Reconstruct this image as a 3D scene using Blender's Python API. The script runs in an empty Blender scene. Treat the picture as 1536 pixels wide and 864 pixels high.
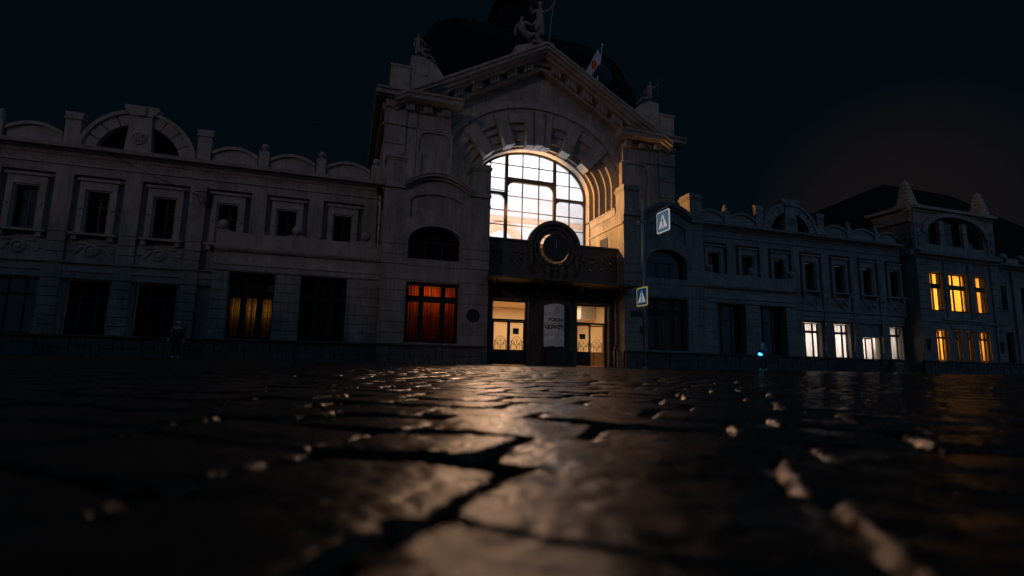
import bpy, bmesh, math, random
import numpy as np
from mathutils import Vector, Matrix
random.seed(7)
SC = bpy.context.scene
COL = SC.collection
PI = math.pi

# ---------------------------------------------------------------- materials
def new_mat(name):
    m = bpy.data.materials.new(name); m.use_nodes = True
    nt = m.node_tree; nt.nodes.clear()
    out = nt.nodes.new('ShaderNodeOutputMaterial')
    return m, nt, out

def tex_noise(nt, scale, detail=6, rough=.6, vec=None):
    n = nt.nodes.new('ShaderNodeTexNoise'); n.inputs['Scale'].default_value = scale
    n.inputs['Detail'].default_value = detail; n.inputs['Roughness'].default_value = rough
    if vec: nt.links.new(vec, n.inputs['Vector'])
    return n

def ramp(nt, fac, stops):
    r = nt.nodes.new('ShaderNodeValToRGB'); e = r.color_ramp.elements
    while len(e) < len(stops): e.new(.5)
    for el, (p, c) in zip(e, stops):
        el.position = p; el.color = (c[0], c[1], c[2], 1)
    nt.links.new(fac, r.inputs['Fac']); return r

def surf(name, col, col2=None, rough=.7, metal=0., spec=.5, scale=3., bump=0., bscale=30., stretch=None, rough2=None, streak=0.):
    m, nt, out = new_mat(name)
    b = nt.nodes.new('ShaderNodeBsdfPrincipled'); nt.links.new(b.outputs[0], out.inputs[0])
    b.inputs['Roughness'].default_value = rough; b.inputs['Metallic'].default_value = metal
    b.inputs['Specular IOR Level'].default_value = spec
    tc = nt.nodes.new('ShaderNodeTexCoord'); vec = tc.outputs['Object']
    if stretch:
        mp = nt.nodes.new('ShaderNodeMapping'); mp.inputs['Scale'].default_value = stretch
        nt.links.new(vec, mp.inputs['Vector']); vec = mp.outputs[0]
    n = tex_noise(nt, scale, 8, .65, vec)
    c2 = col2 or tuple(c * .75 for c in col)
    r = ramp(nt, n.outputs['Fac'], [(.3, c2), (.7, col)])
    cout = r.outputs[0]
    if streak:                                   # rain streaks and patched spots
        m2 = nt.nodes.new('ShaderNodeMapping'); m2.inputs['Scale'].default_value = (1, 1, .07); nt.links.new(tc.outputs['Object'], m2.inputs['Vector'])
        n4 = tex_noise(nt, 5.5, 6, .7, m2.outputs[0]); r4 = ramp(nt, n4.outputs['Fac'], [(.40, (1 - streak,)*3), (.58, (1, 1, 1))])
        n5 = tex_noise(nt, .7, 8, .75, tc.outputs['Object']); r5 = ramp(nt, n5.outputs['Fac'], [(.42, (1 - streak*.8,)*3), (.52, (1, 1, 1))])
        for rr_ in (r4, r5):
            mm_ = nt.nodes.new('ShaderNodeMix'); mm_.data_type = 'RGBA'; mm_.blend_type = 'MULTIPLY'; mm_.inputs[0].default_value = 1.
            nt.links.new(cout, mm_.inputs[6]); nt.links.new(rr_.outputs[0], mm_.inputs[7]); cout = mm_.outputs[2]
    nt.links.new(cout, b.inputs['Base Color'])
    if rough2 is not None:
        n3 = tex_noise(nt, scale * 2.3, 5, .6, vec)
        rr = nt.nodes.new('ShaderNodeMapRange'); rr.inputs['From Min'].default_value = .3; rr.inputs['From Max'].default_value = .7
        rr.inputs['To Min'].default_value = rough; rr.inputs['To Max'].default_value = rough2
        nt.links.new(n3.outputs['Fac'], rr.inputs['Value']); nt.links.new(rr.outputs[0], b.inputs['Roughness'])
    if bump:
        n2 = tex_noise(nt, bscale, 6, .6, tc.outputs['Object'])
        bm_ = nt.nodes.new('ShaderNodeBump'); bm_.inputs['Strength'].default_value = bump; bm_.inputs['Distance'].default_value = .02
        nt.links.new(n2.outputs['Fac'], bm_.inputs['Height']); nt.links.new(bm_.outputs[0], b.inputs['Normal'])
    return m

def emis(name, col, strength):
    m, nt, out = new_mat(name)
    e = nt.nodes.new('ShaderNodeEmission'); e.inputs[0].default_value = (*col, 1); e.inputs[1].default_value = strength
    nt.links.new(e.outputs[0], out.inputs[0]); return m

def glass(name, tint=(.95, .97, 1)):
    m, nt, out = new_mat(name)
    t = nt.nodes.new('ShaderNodeBsdfTransparent'); t.inputs[0].default_value = (*tint, 1)
    g = nt.nodes.new('ShaderNodeBsdfGlossy'); g.inputs['Roughness'].default_value = .05
    lw = nt.nodes.new('ShaderNodeLayerWeight'); lw.inputs[0].default_value = .5
    pw_ = nt.nodes.new('ShaderNodeMath'); pw_.operation = 'POWER'; nt.links.new(lw.outputs['Facing'], pw_.inputs[0]); pw_.inputs[1].default_value = 4.
    f = nt.nodes.new('ShaderNodeMath'); f.operation = 'MULTIPLY_ADD'; nt.links.new(pw_.outputs[0], f.inputs[0]); f.inputs[1].default_value = .6; f.inputs[2].default_value = .03
    mx = nt.nodes.new('ShaderNodeMixShader')
    nt.links.new(f.outputs[0], mx.inputs[0]); nt.links.new(t.outputs[0], mx.inputs[1]); nt.links.new(g.outputs[0], mx.inputs[2])
    nt.links.new(mx.outputs[0], out.inputs[0]); return m

def cloth(name, col, col2, trans=.7, scale=9.):
    """thin curtain: light from the room behind it shines through"""
    m, nt, out = new_mat(name)
    tc = nt.nodes.new('ShaderNodeTexCoord')
    mp = nt.nodes.new('ShaderNodeMapping'); mp.inputs['Scale'].default_value = (1, 1, .06)
    nt.links.new(tc.outputs['Object'], mp.inputs['Vector'])
    n = tex_noise(nt, scale, 4, .7, mp.outputs[0])
    r = ramp(nt, n.outputs['Fac'], [(.36, col2), (.6, col)])
    d = nt.nodes.new('ShaderNodeBsdfDiffuse'); t = nt.nodes.new('ShaderNodeBsdfTranslucent')
    mx = nt.nodes.new('ShaderNodeMixShader'); mx.inputs[0].default_value = trans
    for q in (d, t): nt.links.new(r.outputs[0], q.inputs[0])
    nt.links.new(d.outputs[0], mx.inputs[1]); nt.links.new(t.outputs[0], mx.inputs[2])
    nt.links.new(mx.outputs[0], out.inputs[0]); return m

M = dict(
    plaster=surf('plaster', (.46, .41, .375), (.25, .225, .21), .85, scale=1.1, bump=.3, bscale=14, stretch=(1, 1, .3), streak=.27),
    trim=surf('trim_plaster', (.45, .405, .37), (.31, .28, .26), .8, scale=1.3, bump=.2, bscale=18, streak=.22),
    groove=surf('joint', (.18, .16, .15), None, .9),
    plinth=surf('plinth_stone', (.15, .14, .13), (.07, .065, .06), .8, scale=2.5, bump=.8, bscale=9),
    stone=surf('statue_stone', (.30, .27, .26), (.13, .115, .11), .8, scale=4, bump=.3, bscale=20),
    roof=surf('roof_metal', (.012, .014, .015), (.007, .008, .009), .95, metal=0., spec=.1, scale=1.5),
    black_glass=surf('dark_glass', (.012, .016, .02), (.006, .008, .01), .08, spec=.6, scale=1),
    frame=surf('dark_frame', (.035, .026, .02), (.02, .016, .013), .5),
    iron=surf('wrought_iron', (.03, .03, .03), None, .5, metal=.4),
    glass=glass('clear_glass'),
    hall=surf('hall_paint', (.78, .79, .80), (.74, .75, .77), .9, scale=.6),
    hall_arch=surf('hall_peach_paint', (.78, .52, .36), (.70, .44, .29), .9, scale=.9),
    vest=surf('vestibule_paint', (.80, .62, .40), (.72, .53, .32), .9, scale=.8),
    portal=surf('portal_stone', (.10, .085, .075), (.06, .052, .045), .7, scale=1.8, bump=.3, bscale=12),
    wood=surf('door_wood', (.55, .28, .09), (.38, .18, .055), .45, scale=6, stretch=(1, 1, .12)),
    door=surf('door_paint', (.03, .026, .022), None, .45),
    canopy=surf('canopy_metal', (.14, .11, .09), (.08, .065, .055), .5, metal=.2, scale=2),
    white=None, white0=surf('banner_white', (.72, .73, .74), (.64, .66, .68), .35, scale=1.5),
    ink=surf('lettering', (.02, .03, .035), None, .6),
    ink2=surf('faint_print', (.36, .39, .42), None, .6),
    galv=surf('galvanised_steel', (.84, .86, .9), (.72, .74, .78), .4, metal=0., scale=8),
    pipe=surf('pipe_zinc', (.50, .49, .48), (.36, .35, .35), .5, metal=.3, scale=5),
    sblue=surf('sign_blue', (.015, .10, .42), None, .4, scale=1),
    syel=surf('sign_yellow', (.85, .62, .06), None, .4, scale=1),
    swhite=surf('sign_white', (.82, .83, .85), None, .4, scale=1),
    sblack=surf('sign_black', (.015, .015, .017), None, .5),
    fwhite=surf('flag_white', (.55, .56, .62), None, .9), fred=surf('flag_red', (.62, .10, .03), None, .9),
    fdark=surf('flag_dark', (.02, .03, .05), None, .9),
    coat=surf('dark_coat', (.022, .026, .034), (.012, .014, .02), .8), jean=surf('dark_trousers', (.02, .024, .035), None, .85),
    skin=surf('skin', (.55, .34, .26), None, .5), hair=surf('fair_hair', (.68, .46, .40), (.45, .28, .23), .6, scale=40),
    hair2=surf('dark_hair', (.05, .035, .03), None, .6, scale=40),
    shoe=surf('pale_shoes', (.75, .75, .76), None, .5), bluecoat=surf('blue_jacket', (.015, .07, .30), (.01, .045, .2), .6),
    cur_white=cloth('curtain_white', (.92, .82, .74), (.42, .36, .33)),
    cur_amber=cloth('curtain_amber', (.90, .50, .10), (.42, .20, .03), scale=7),
    cur_yellow=cloth('curtain_yellow', (.95, .60, .10), (.78, .42, .05), scale=5),
    cur_red=cloth('curtain_red', (.72, .10, .012), (.40, .045, .006), scale=8),
    cur_dim=cloth('curtain_dim', (.05, .075, .06), (.02, .03, .025), trans=.2),
    cyan=emis('cyan_lamp_glass', (.03, .62, .85), 10.), lamp=emis('floodlight_glass', (1., .70, .36), 30.),
    lampw=emis('added_lamp_glass', (1., .75, .4), 3.),
    cabinet=surf('cabinet_paint', (.05, .10, .13), None, .5),
)

def glow_mat(name, col, glow, ec=(.80, .90, 1.)):  # surface with an even glow of its own
    m, nt, out = new_mat(name); b = nt.nodes.new('ShaderNodeBsdfPrincipled'); nt.links.new(b.outputs[0], out.inputs[0])
    b.inputs['Base Color'].default_value = (*col, 1); b.inputs['Roughness'].default_value = .4
    b.inputs['Emission Color'].default_value = (*ec, 1); b.inputs['Emission Strength'].default_value = glow
    return m
M['white'] = glow_mat('banner_added_glow', (.7, .72, .74), .018)  # faint glow added to brighten the banner board, which is no lamp
M['lwhite'] = glow_mat('lit_sign_white', (.8, .8, .8), .40, (.95, .88, .92)); M['lblue'] = glow_mat('lit_sign_blue', (.10, .26, .4), .16, (.30, .55, .75))
M['lyel'] = glow_mat('sign_yellow_glow', (.85, .62, .06), .22, (.95, .72, .22)); M['lblue2'] = glow_mat('sign_deep_blue_glow', (.015, .1, .42), .09, (.03, .22, .75)); M['lwhite2'] = glow_mat('sign_pale_glow', (.8, .8, .8), .30, (.9, .95, 1.))  # lower sign only reflects; its glow is added to brighten it
# ---------------------------------------------------------------- mesh helpers
class MB:
    def __init__(s): s.v = []; s.f = []; s.m = []
    def face(s, pts, mi=0):
        i = len(s.v); s.v += [tuple(p) for p in pts]; s.f.append(tuple(range(i, i + len(pts)))); s.m.append(mi); return s
    def box(s, x0, x1, y0, y1, z0, z1, mi=0):
        if x0 > x1: x0, x1 = x1, x0
        i = len(s.v)
        s.v += [(x0,y0,z0),(x1,y0,z0),(x1,y1,z0),(x0,y1,z0),(x0,y0,z1),(x1,y0,z1),(x1,y1,z1),(x0,y1,z1)]
        for q in ((3,2,1,0),(4,5,6,7),(0,1,5,4),(1,2,6,5),(2,3,7,6),(3,0,4,7)):
            s.f.append(tuple(i + k for k in q)); s.m.append(mi)
        return s
    def prism(s, poly, y0, y1, mi=0):
        """polygon in XZ pushed along y"""
        n = len(poly); i = len(s.v)
        s.v += [(x, y0, z) for x, z in poly] + [(x, y1, z) for x, z in poly]
        s.f.append(tuple(i + k for k in range(n))); s.f.append(tuple(i + n + k for k in reversed(range(n))))
        for k in range(n):
            s.f.append((i + k, i + n + k, i + n + (k + 1) % n, i + (k + 1) % n))
        s.m += [mi] * (n + 2); return s
    def profx(s, prof, x0, x1, mi=0):
        """profile in YZ pushed along x"""
        if x0 > x1: x0, x1 = x1, x0
        n = len(prof); i = len(s.v)
        s.v += [(x0, y, z) for y, z in prof] + [(x1, y, z) for y, z in prof]
        s.f.append(tuple(i + k for k in reversed(range(n)))); s.f.append(tuple(i + n + k for k in range(n)))
        for k in range(n): s.f.append((i + k, i + (k + 1) % n, i + n + (k + 1) % n, i + n + k))
        s.m += [mi] * (n + 2); return s
    def band(s, A, B, y0, y1, mi=0):
        """strip between two XZ polylines, thick from y0 to y1"""
        n = len(A); i = len(s.v)
        for (a, b) in zip(A, B):
            s.v += [(a[0], y0, a[1]), (b[0], y0, b[1]), (b[0], y1, b[1]), (a[0], y1, a[1])]
        for k in range(n - 1):
            o = i + 4 * k; p = o + 4
            for q in range(4): s.f.append((o + q, o + (q + 1) % 4, p + (q + 1) % 4, p + q)); s.m.append(mi)
        s.f.append((i, i + 3, i + 2, i + 1)); o = i + 4 * (n - 1); s.f.append((o, o + 1, o + 2, o + 3)); s.m += [mi, mi]; return s
    def tube(s, pts, r, n=8, mi=0, cap=True):
        pts = [Vector(p) for p in pts]; rs = r if isinstance(r, (list, tuple)) else [r] * len(pts); i = len(s.v)
        up = None
        for k, p in enumerate(pts):
            d = (pts[min(k + 1, len(pts) - 1)] - pts[max(k - 1, 0)]).normalized()
            if up is None: up = Vector((0, 0, 1)) if abs(d.z) < .9 else Vector((1, 0, 0))
            a = d.cross(up).normalized(); up = a.cross(d).normalized()
            for j in range(n):
                t = 2 * PI * j / n; s.v.append(tuple(p + rs[k] * (math.cos(t) * a + math.sin(t) * up)))
        for k in range(len(pts) - 1):
            for j in range(n):
                s.f.append((i + k*n + j, i + k*n + (j+1) % n, i + (k+1)*n + (j+1) % n, i + (k+1)*n + j)); s.m.append(mi)
        if cap:
            s.f.append(tuple(i + j for j in reversed(range(n)))); s.f.append(tuple(i + (len(pts)-1)*n + j for j in range(n))); s.m += [mi, mi]
        return s
    def lathe(s, prof, c, n=16, axis='z', mi=0):
        i = len(s.v)
        for r, h in prof:
            for j in range(n):
                t = 2 * PI * j / n; a, b = r * math.cos(t), r * math.sin(t)
                s.v.append((c[0]+a, c[1]+b, c[2]+h) if axis == 'z' else (c[0]+a, c[1]-h, c[2]+b))
        for k in range(len(prof) - 1):
            for j in range(n): s.f.append((i+k*n+j, i+k*n+(j+1) % n, i+(k+1)*n+(j+1) % n, i+(k+1)*n+j)); s.m.append(mi)
        s.f.append(tuple(i+j for j in reversed(range(n)))); s.f.append(tuple(i+(len(prof)-1)*n+j for j in range(n))); s.m += [mi, mi]
        return s
    def ball(s, c, r, n=16, k=9, sx=1, sy=1, sz=1, mi=0):
        i = len(s.v)
        for a in range(k + 1):
            t = -PI/2 + PI * a / k
            for j in range(n):
                u = 2*PI*j/n; s.v.append((c[0]+sx*r*math.cos(t)*math.cos(u), c[1]+sy*r*math.cos(t)*math.sin(u), c[2]+sz*r*math.sin(t)))
        for a in range(k):
            for j in range(n): s.f.append((i+a*n+j, i+a*n+(j+1) % n, i+(a+1)*n+(j+1) % n, i+(a+1)*n+j)); s.m.append(mi)
        return s
    def build(s, name, mat, parent=None, smooth=False, loc=None):
        me = bpy.data.meshes.new(name); me.from_pydata(s.v, [], s.f); me.update()
        for mm in (mat if isinstance(mat, (list, tuple)) else [mat]): me.materials.append(M[mm] if isinstance(mm, str) else mm)
        if any(s.m): me.polygons.foreach_set('material_index', s.m)
        if smooth: me.polygons.foreach_set('use_smooth', [True] * len(me.polygons))
        o = bpy.data.objects.new(name, me); COL.objects.link(o)
        if parent: o.parent = parent
        if loc: o.location = loc
        return o

def tag(o, label=None, cat=None, group=None, kind=None):
    for k, v in (('label', label), ('category', cat), ('group', group), ('kind', kind)):
        if v: o[k] = v
    return o
def thing(name, label, cat, loc=(0, 0, 0), group=None):
    o = bpy.data.objects.new(name, None); COL.objects.link(o); o.location = loc
    return tag(o, label, cat, group)

def sheet(mb, x0, x1, z0, z1, holes, y, yr=None, mi=0, n=24):
    """vertical wall sheet at depth y with openings; holes: (xa, xb, lo, hi); z1 may be a function of x"""
    f = lambda q: q if callable(q) else (lambda x, q=q: q)
    if x0 > x1: x0, x1 = x1, x0
    H = [(min(a, b), max(a, b), f(lo), f(hi), callable(lo) or callable(hi)) for a, b, lo, hi in holes]
    top = f(z1); xs = {x0, x1}
    for a, b, lo, hi, cv in H:
        xs |= set(np.linspace(a, b, n + 1)) if cv else {a, b}
    if callable(z1): xs |= set(np.linspace(x0, x1, n + 1))
    xs = sorted(x for x in xs if x0 - 1e-9 <= x <= x1 + 1e-9)
    xs = [x for k, x in enumerate(xs) if k == 0 or x - xs[k-1] > 1e-6]
    for a, b in zip(xs[:-1], xs[1:]):
        m = (a + b) / 2; cur = lambda x: z0
        act = sorted([h for h in H if h[0] < m < h[1]], key=lambda h: h[2](m))
        for h in act + [None]:
            lo = h[2] if h else top
            p = [(a, y, cur(a)), (b, y, cur(b)), (b, y, lo(b)), (a, y, lo(a))]
            if abs(p[3][2]-p[0][2]) + abs(p[2][2]-p[1][2]) > 1e-5: mb.face(p, mi)
            if h: cur = h[3]
        if yr is not None:
            for h in act:
                for g in (h[2], h[3]): mb.face([(a, y, g(a)), (b, y, g(b)), (b, yr, g(b)), (a, yr, g(a))], mi)
    if yr is not None:
        for h in H:
            for x in h[:2]:
                if h[3](x) - h[2](x) > 1e-4: mb.face([(x, y, h[2](x)), (x, y, h[3](x)), (x, yr, h[3](x)), (x, yr, h[2](x))], mi)
    return mb

def courses(mb, x0, x1, z0, z1, y0, y1, h=.52, g=.035):
    """stack of stone courses with real grooves"""
    n = max(1, round((z1 - z0) / h)); d = (z1 - z0) / n
    for k in range(n): mb.box(x0, x1, y0, y1, z0 + k*d + g/2, z0 + (k+1)*d - g/2)
    return mb

def ell(cx, cz, a, b, t0, t1, n=28):
    return [(cx + a*math.cos(t0 + (t1-t0)*k/n), cz + b*math.sin(t0 + (t1-t0)*k/n)) for k in range(n + 1)]
def arch_path(cx, s, a, b, zb, n=28):
    return [(cx - a, zb)] + ell(cx, s, a, b, PI, 0, n) + [(cx + a, zb)]

# ---------------------------------------------------------------- the station
ST = thing('railway_station', 'long pale station building with a lit arched hall window', 'building')
def P(mb, name, mat, parent=ST, smooth=False): return mb.build(name, mat, parent, smooth)
COR = [(.25, 10.9), (-.05, 10.9), (-.1, 11.0), (-.22, 11.03), (-.3, 11.12), (-.5, 11.14), (-.55, 11.34), (.25, 11.36)]

def curtain(parent, x0, x1, z0, z1, y, mat, amp=.035, per=.16, name='curtain'):
    mb = MB(); n = max(6, int((x1 - x0) / .03)); ph = random.random() * 6
    for k in range(n):
        a, b = x0 + (x1-x0)*k/n, x0 + (x1-x0)*(k+1)/n
        ya, yb = (y + amp*math.sin(ph + q*2*PI/per + 1.3*math.sin(q*5)) for q in (a, b))
        mb.face([(a, ya, z0), (b, yb, z0), (b, yb, z1), (a, ya, z1)])
    return mb.build(name, mat, parent, True)

def window(x0, x1, z0, z1, y, cols=(.5,), rows=(.62,), lit=None, split=None, t=.07, grille=0, sill=True, frame='frame', cur=True, drop=0., gap=.0, mw=None, rh=None):
    """glazed window: frame with mullions > pane, curtain, grille, window_sill"""
    if x0 > x1: x0, x1 = x1, x0
    W, Hh = x1 - x0, z1 - z0; mb = MB()
    mb.box(x0, x0+t, y, y+.1, z0, z1).box(x1-t, x1, y, y+.1, z0, z1).box(x0+t, x1-t, y, y+.1, z0, z0+t).box(x0+t, x1-t, y, y+.1, z1-t, z1)
    zs = [z0 + t] + [z0 + r*Hh for r in rows] + [z1 - t]
    for r in rows: mb.box(x0+t, x1-t, y-.01, y+.09, z0+r*Hh-(rh or max(.05, (mw or 0)*1.2)), z0+r*Hh+(rh or max(.05, (mw or 0)*1.2)))
    for c in cols: mb.box(x0+c*W-(mw or t*.7), x0+c*W+(mw or t*.7), y+.012, y+.08, z0+t, z1-t)
    w = P(mb, 'window', frame)
    MB().box(x0+.02, x1-.02, y+.045, y+.055, z0+.02, z1-.02).build('pane', 'glass' if lit else 'black_glass', w)
    if lit and cur:
        if split:      # a gap between two hung halves
            curtain(w, x0 - .3, x0 + W*.5 - gap, z0 - .1, z1 - drop, y + .3, lit); curtain(w, x0 + W*.5 + gap, x1 + .3, z0 - .1, z1 - drop, y + .3, lit)
        else: curtain(w, x0 - .35, x1 + .35, z0 - .15, z1 + .2, y + .3, lit)
    if grille:
        g = MB(); k = max(2, int(W / .16))
        lo = zs[-2] if grille == 1 else z0 + .05
        for q in range(1, k): g.box(x0 + W*q/k - .013, x0 + W*q/k + .013, y-.055, y-.037, lo, z1 - .04)
        if grille == 2:
            for q in (.12, .42, .70): g.box(x0+.03, x1-.03, y-.063, y-.056, z0+q*Hh-.012, z0+q*Hh+.012)
        g.build('grille', 'iron', w)
    if sill: MB().box(x0-.12, x1+.12, y-.42, y+.02, z0-.07, z0-.001).build('window_sill', 'trim', w)
    return w

def medallion(x, z, y):
    mb = MB()
    mb.lathe([(.34, 0), (.34, .06), (.25, .12), (.24, .05), (.0, .05)], (x, y, z), 24, 'y')
    mb.ball((x, y-.03, z), .15, 14, 7, sy=.7)
    m = P(mb, 'medallion', 'trim')
    sc = MB()
    for e in (-1, 1):
        pts = [(x + e*(.38 + .42*(k/12)), y - .03, z + .16*math.cos(k/12*PI*1.2) - .05*k/12) for k in range(13)]
        sc.tube(pts, [.05 - .03*k/12 for k in range(13)], 6)
        sc.tube([(x + e*.3, y-.03, z+.34), (x + e*.62, y-.03, z+.36), (x + e*.7, y-.03, z+.28)], .035, 6)
        sc.ball((x + e*.95, y-.02, z-.02), .07, 8, 5, sx=1.7, sy=.5)
    sc.build('scroll', 'trim', m, True)

def parapet_panel(x0, x1, y=.0):
    xm, w = (x0 + x1)/2, abs(x1 - x0)/2
    top = lambda x, e=0: 12.02 + e + .42*(1 - ((x-xm)/w)**2)
    n = 14; xs = [xm - w + 2*w*k/n for k in range(n+1)]
    mb = MB(); mb.band([(x, 11.36) for x in xs], [(x, top(x) - .1) for x in xs], y + .09, y + .3)
    mb.band([(x, top(x)-.1) for x in xs], [(x, top(x)+.08) for x in xs], y - .04, y + .34)
    P(mb, 'parapet_panel', 'trim')

def post(x, w, z1, y=-.06, ball=True, point=False):
    mb = MB(); mb.box(x-w/2, x+w/2, y, y+.5, 11.36, z1)
    if not ball and not point:
        mb.box(x-w/2-.07, x+w/2+.07, y-.07, y+.57, z1, z1+.1).prism([(x-w/2, z1+.1), (x+w/2, z1+.1), (x+w/2+.1, z1+.42), (x-w/2-.1, z1+.42)], y, y+.5)
    o = P(mb, 'parapet_post', 'trim')
    if ball: MB().lathe([(.12, 0), (.09, .06), (.11, .1)], (x, y+.25, z1), 12).ball((x, y+.25, z1+.29), .22, 16, 9).build('ball_finial', 'trim', o, True)
    if point: MB().lathe([(.24, 0), (.26, .1), (.2, .4), (.1, .68), (.0, .8)], (x, y+.25, z1-.1), 12).build('pointed_finial', 'trim', o, True)

def arch_gable(cx):
    R, cz = 2.87, 11.0
    t0 = math.asin(.4/R)
    mb = MB()
    for k in range(9):                                      # wedge blocks of the arch
        a = t0 + (PI-2*t0)*k/9; b = t0 + (PI-2*t0)*(k+1)/9
        A = ell(cx, cz, 2.08, 2.08, a+.012, b-.012, 4); B = ell(cx, cz, R-.14, R-.14, a+.012, b-.012, 4)
        mb.band(A, B, -.02, .45)
    g = P(mb, 'arched_gable', 'trim')
    MB().band(ell(cx, cz, R-.14, R-.14, t0, PI-t0), ell(cx, cz, R+.06, R+.06, t0, PI-t0), -.12, .5).build('arch_moulding', 'trim', g)
    MB().prism([(cx-2.3, 11.3), (cx+2.3, 11.3)] + ell(cx, cz, 2.3, 2.3, .14, PI-.14), .46, .6).build('arch_back', 'roof', g)
    k = MB(); k.prism([(cx-.66, 11.37), (cx+.66, 11.37), (cx+.52, 13.55), (cx-.52, 13.55)], -.14, .5)
    k.prism([(cx-.52, 13.55), (cx+.52, 13.55), (cx+.86, 13.95), (cx+.82, 14.15), (cx-.82, 14.15), (cx-.86, 13.95)], -.2, .55)
    k.box(cx-.2, cx+.2, -.3, -.2, 13.55, 14.1)
    ko = k.build('keystone', 'trim', g)
    c = MB(); c.lathe([(.36, 0), (.38, .05), (.3, .09), (.27, .04), (0, .04)], (cx, -.14, 12.25), 20, 'y')
    for e in (-1, 0, 1): c.tube([(cx+e*.14, -.2, 12.05), (cx+e*.1, -.21, 12.25), (cx+e*.16, -.2, 12.45)], .05, 6)
    c.build('cartouche', 'trim', g)
    return g

def stone_plinth(x0, x1, y, z1=1.02, front=None):
    mb = MB(); x = x0; rnd = random.Random(int(x0*10) + 77)
    while x < x1 - .05:
        w = min(rnd.uniform(.5, .95), x1 - x)
        zc = rnd.uniform(.42, .6)
        for za, zb in ((-.1, zc), (zc, z1)):
            if rnd.random() < .35 and w > .6: cuts = [x, x + w*rnd.uniform(.4, .6), x + w]
            else: cuts = [x, x + w]
            for a, b in zip(cuts[:-1], cuts[1:]):
                d = rnd.uniform(-.045, .03)
                mb.box(a+.018, b-.018, y + d, y + .3, za+.014, zb-.014)
        x += w
    mb.box(x0, x1, y+.06, y+.31, -.1, z1 - .01)
    p = P(mb, 'plinth', 'plinth')
    MB().profx([(y+.3, z1), (y-.1, z1), (y-.12, z1+.05), (y-.06, z1+.11), (y+.3, z1+.12)], x0, x1).build('plinth_cap', 'portal', p)

def wing(s, ks, xin, xout, gf, skip_porch=False):
    """one wing: s is the side, ks the window bays counted from the centre"""
    X = lambda q: s*q
    cs = {k: 13.8 + 3.2*k for k in ks}
    holes = []
    for k, c in cs.items(): holes.append((X(c-.56), X(c+.56), 6.6, 9.02))
    for k, c in cs.items():
        if k in gf:
            g = gf[k]; holes.append((X(c)-1.0 if s < 0 else X(c)-.95, X(c)+1.0, g.get('z0', 1.12), g.get('z1', 4.1)))
    w = MB(); sheet(w, X(xin), X(xout), .0, 9.82, holes, .25, .62); w.box(X(xin), X(xout), .02, .26, 9.82, 10.95)
    P(w, 'wall', 'plaster')
    P(MB().box(X(xin), X(xout), -.05, .019, 10.30, 10.40).box(X(xin), X(xout), -.03, .018, 10.82, 10.899), 'string_course', 'trim')
    P(MB().profx(COR, X(xin), X(xout)), 'cornice', 'trim')
    # upper storey
    for k, c in cs.items():
        c = X(c)
        fr = MB(); a, b, z0, z1 = .87, .60, 6.6, 9.5
        fr.box(c-a, c-b, .02, .25, z0, z1).box(c+b, c+a, .02, .25, z0, z1).box(c-b, c+b, .02, .25, 9.04, z1)
        fr.box(c-b, c-.5, .10, .25, z0, 9.04).box(c+.5, c+b, .10, .25, z0, 9.04).box(c-.5, c+.5, .10, .25, 8.96, 9.04)
        fr.box(c-a-.12, c+a+.12, -.08, .25, z1, z1+.14)
        for e in (-1, 1): fr.ball((c+e*.74, .01, 7.95), .06, 8, 5)
        wn = window(c-.55, c+.55, 6.62, 8.98, .46, cols=(.5,), rows=(.66,), sill=False)
        fr.build('surround', 'trim', wn)
        MB().box(c-1.06, c+1.06, -.16, .25, 6.47, 6.6).box(c-.95, c-.7, -.08, .2, 6.2, 6.47).box(c+.7, c+.95, -.08, .2, 6.2, 6.47).build('window_sill', 'trim', wn)
        if not (k < 3 and not skip_porch):
            P(MB().box(c-1.15, c+1.15, .1, .26, 5.06, 6.2).box(c-1.17, c+1.17, .03, .26, 4.98, 5.06), 'panel', 'plaster'); medallion(c, 5.66, .1)
    edges = sorted({round(c + e*1.6, 3) for c in cs.values() for e in (-1, 1)})
    for e in edges:
        a, b = max(e-.41, xin), min(e+.41, xout)
        if b - a < .1: continue
        m = MB(); courses(m, X(a), X(b), 4.98, 6.6, .0, .26, .54); m.box(X(a), X(b), .0, .26, 6.62, 9.82)
        P(m, 'pilaster', 'plaster')
        if e > 20.6 or skip_porch:
            m = MB(); courses(m, X(a), X(b), 1.13, 4.1, -.02, .26, .53); m.box(X(a), X(b), -.02, .26, 4.12, 4.95)
            P(m, 'ground_pilaster', 'plaster')
    x1 = xin if skip_porch else 20.4
    P(MB().profx([(.26, 4.12), (.08, 4.12), (.06, 4.45), (-.0, 4.5), (.05, 4.9), (-.1, 4.93), (-.1, 4.975), (.26, 4.976)], X(x1+.0), X(xout)), 'string_course', 'trim')
    stone_plinth(min(X(x1), X(xout)), max(X(x1), X(xout)), -.06)
    for k, c in cs.items():
        if k in gf and gf[k].get('win'):
            d = dict(gf[k]['win']); xa = X(c) + d.pop('dx0', -.95); xb = X(c) + d.pop('dx1', .95)
            window(xa, xb, gf[k].get('z0', 1.12) + .02, gf[k].get('z1', 4.1) - .02, .6, sill=False, **d)

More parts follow.
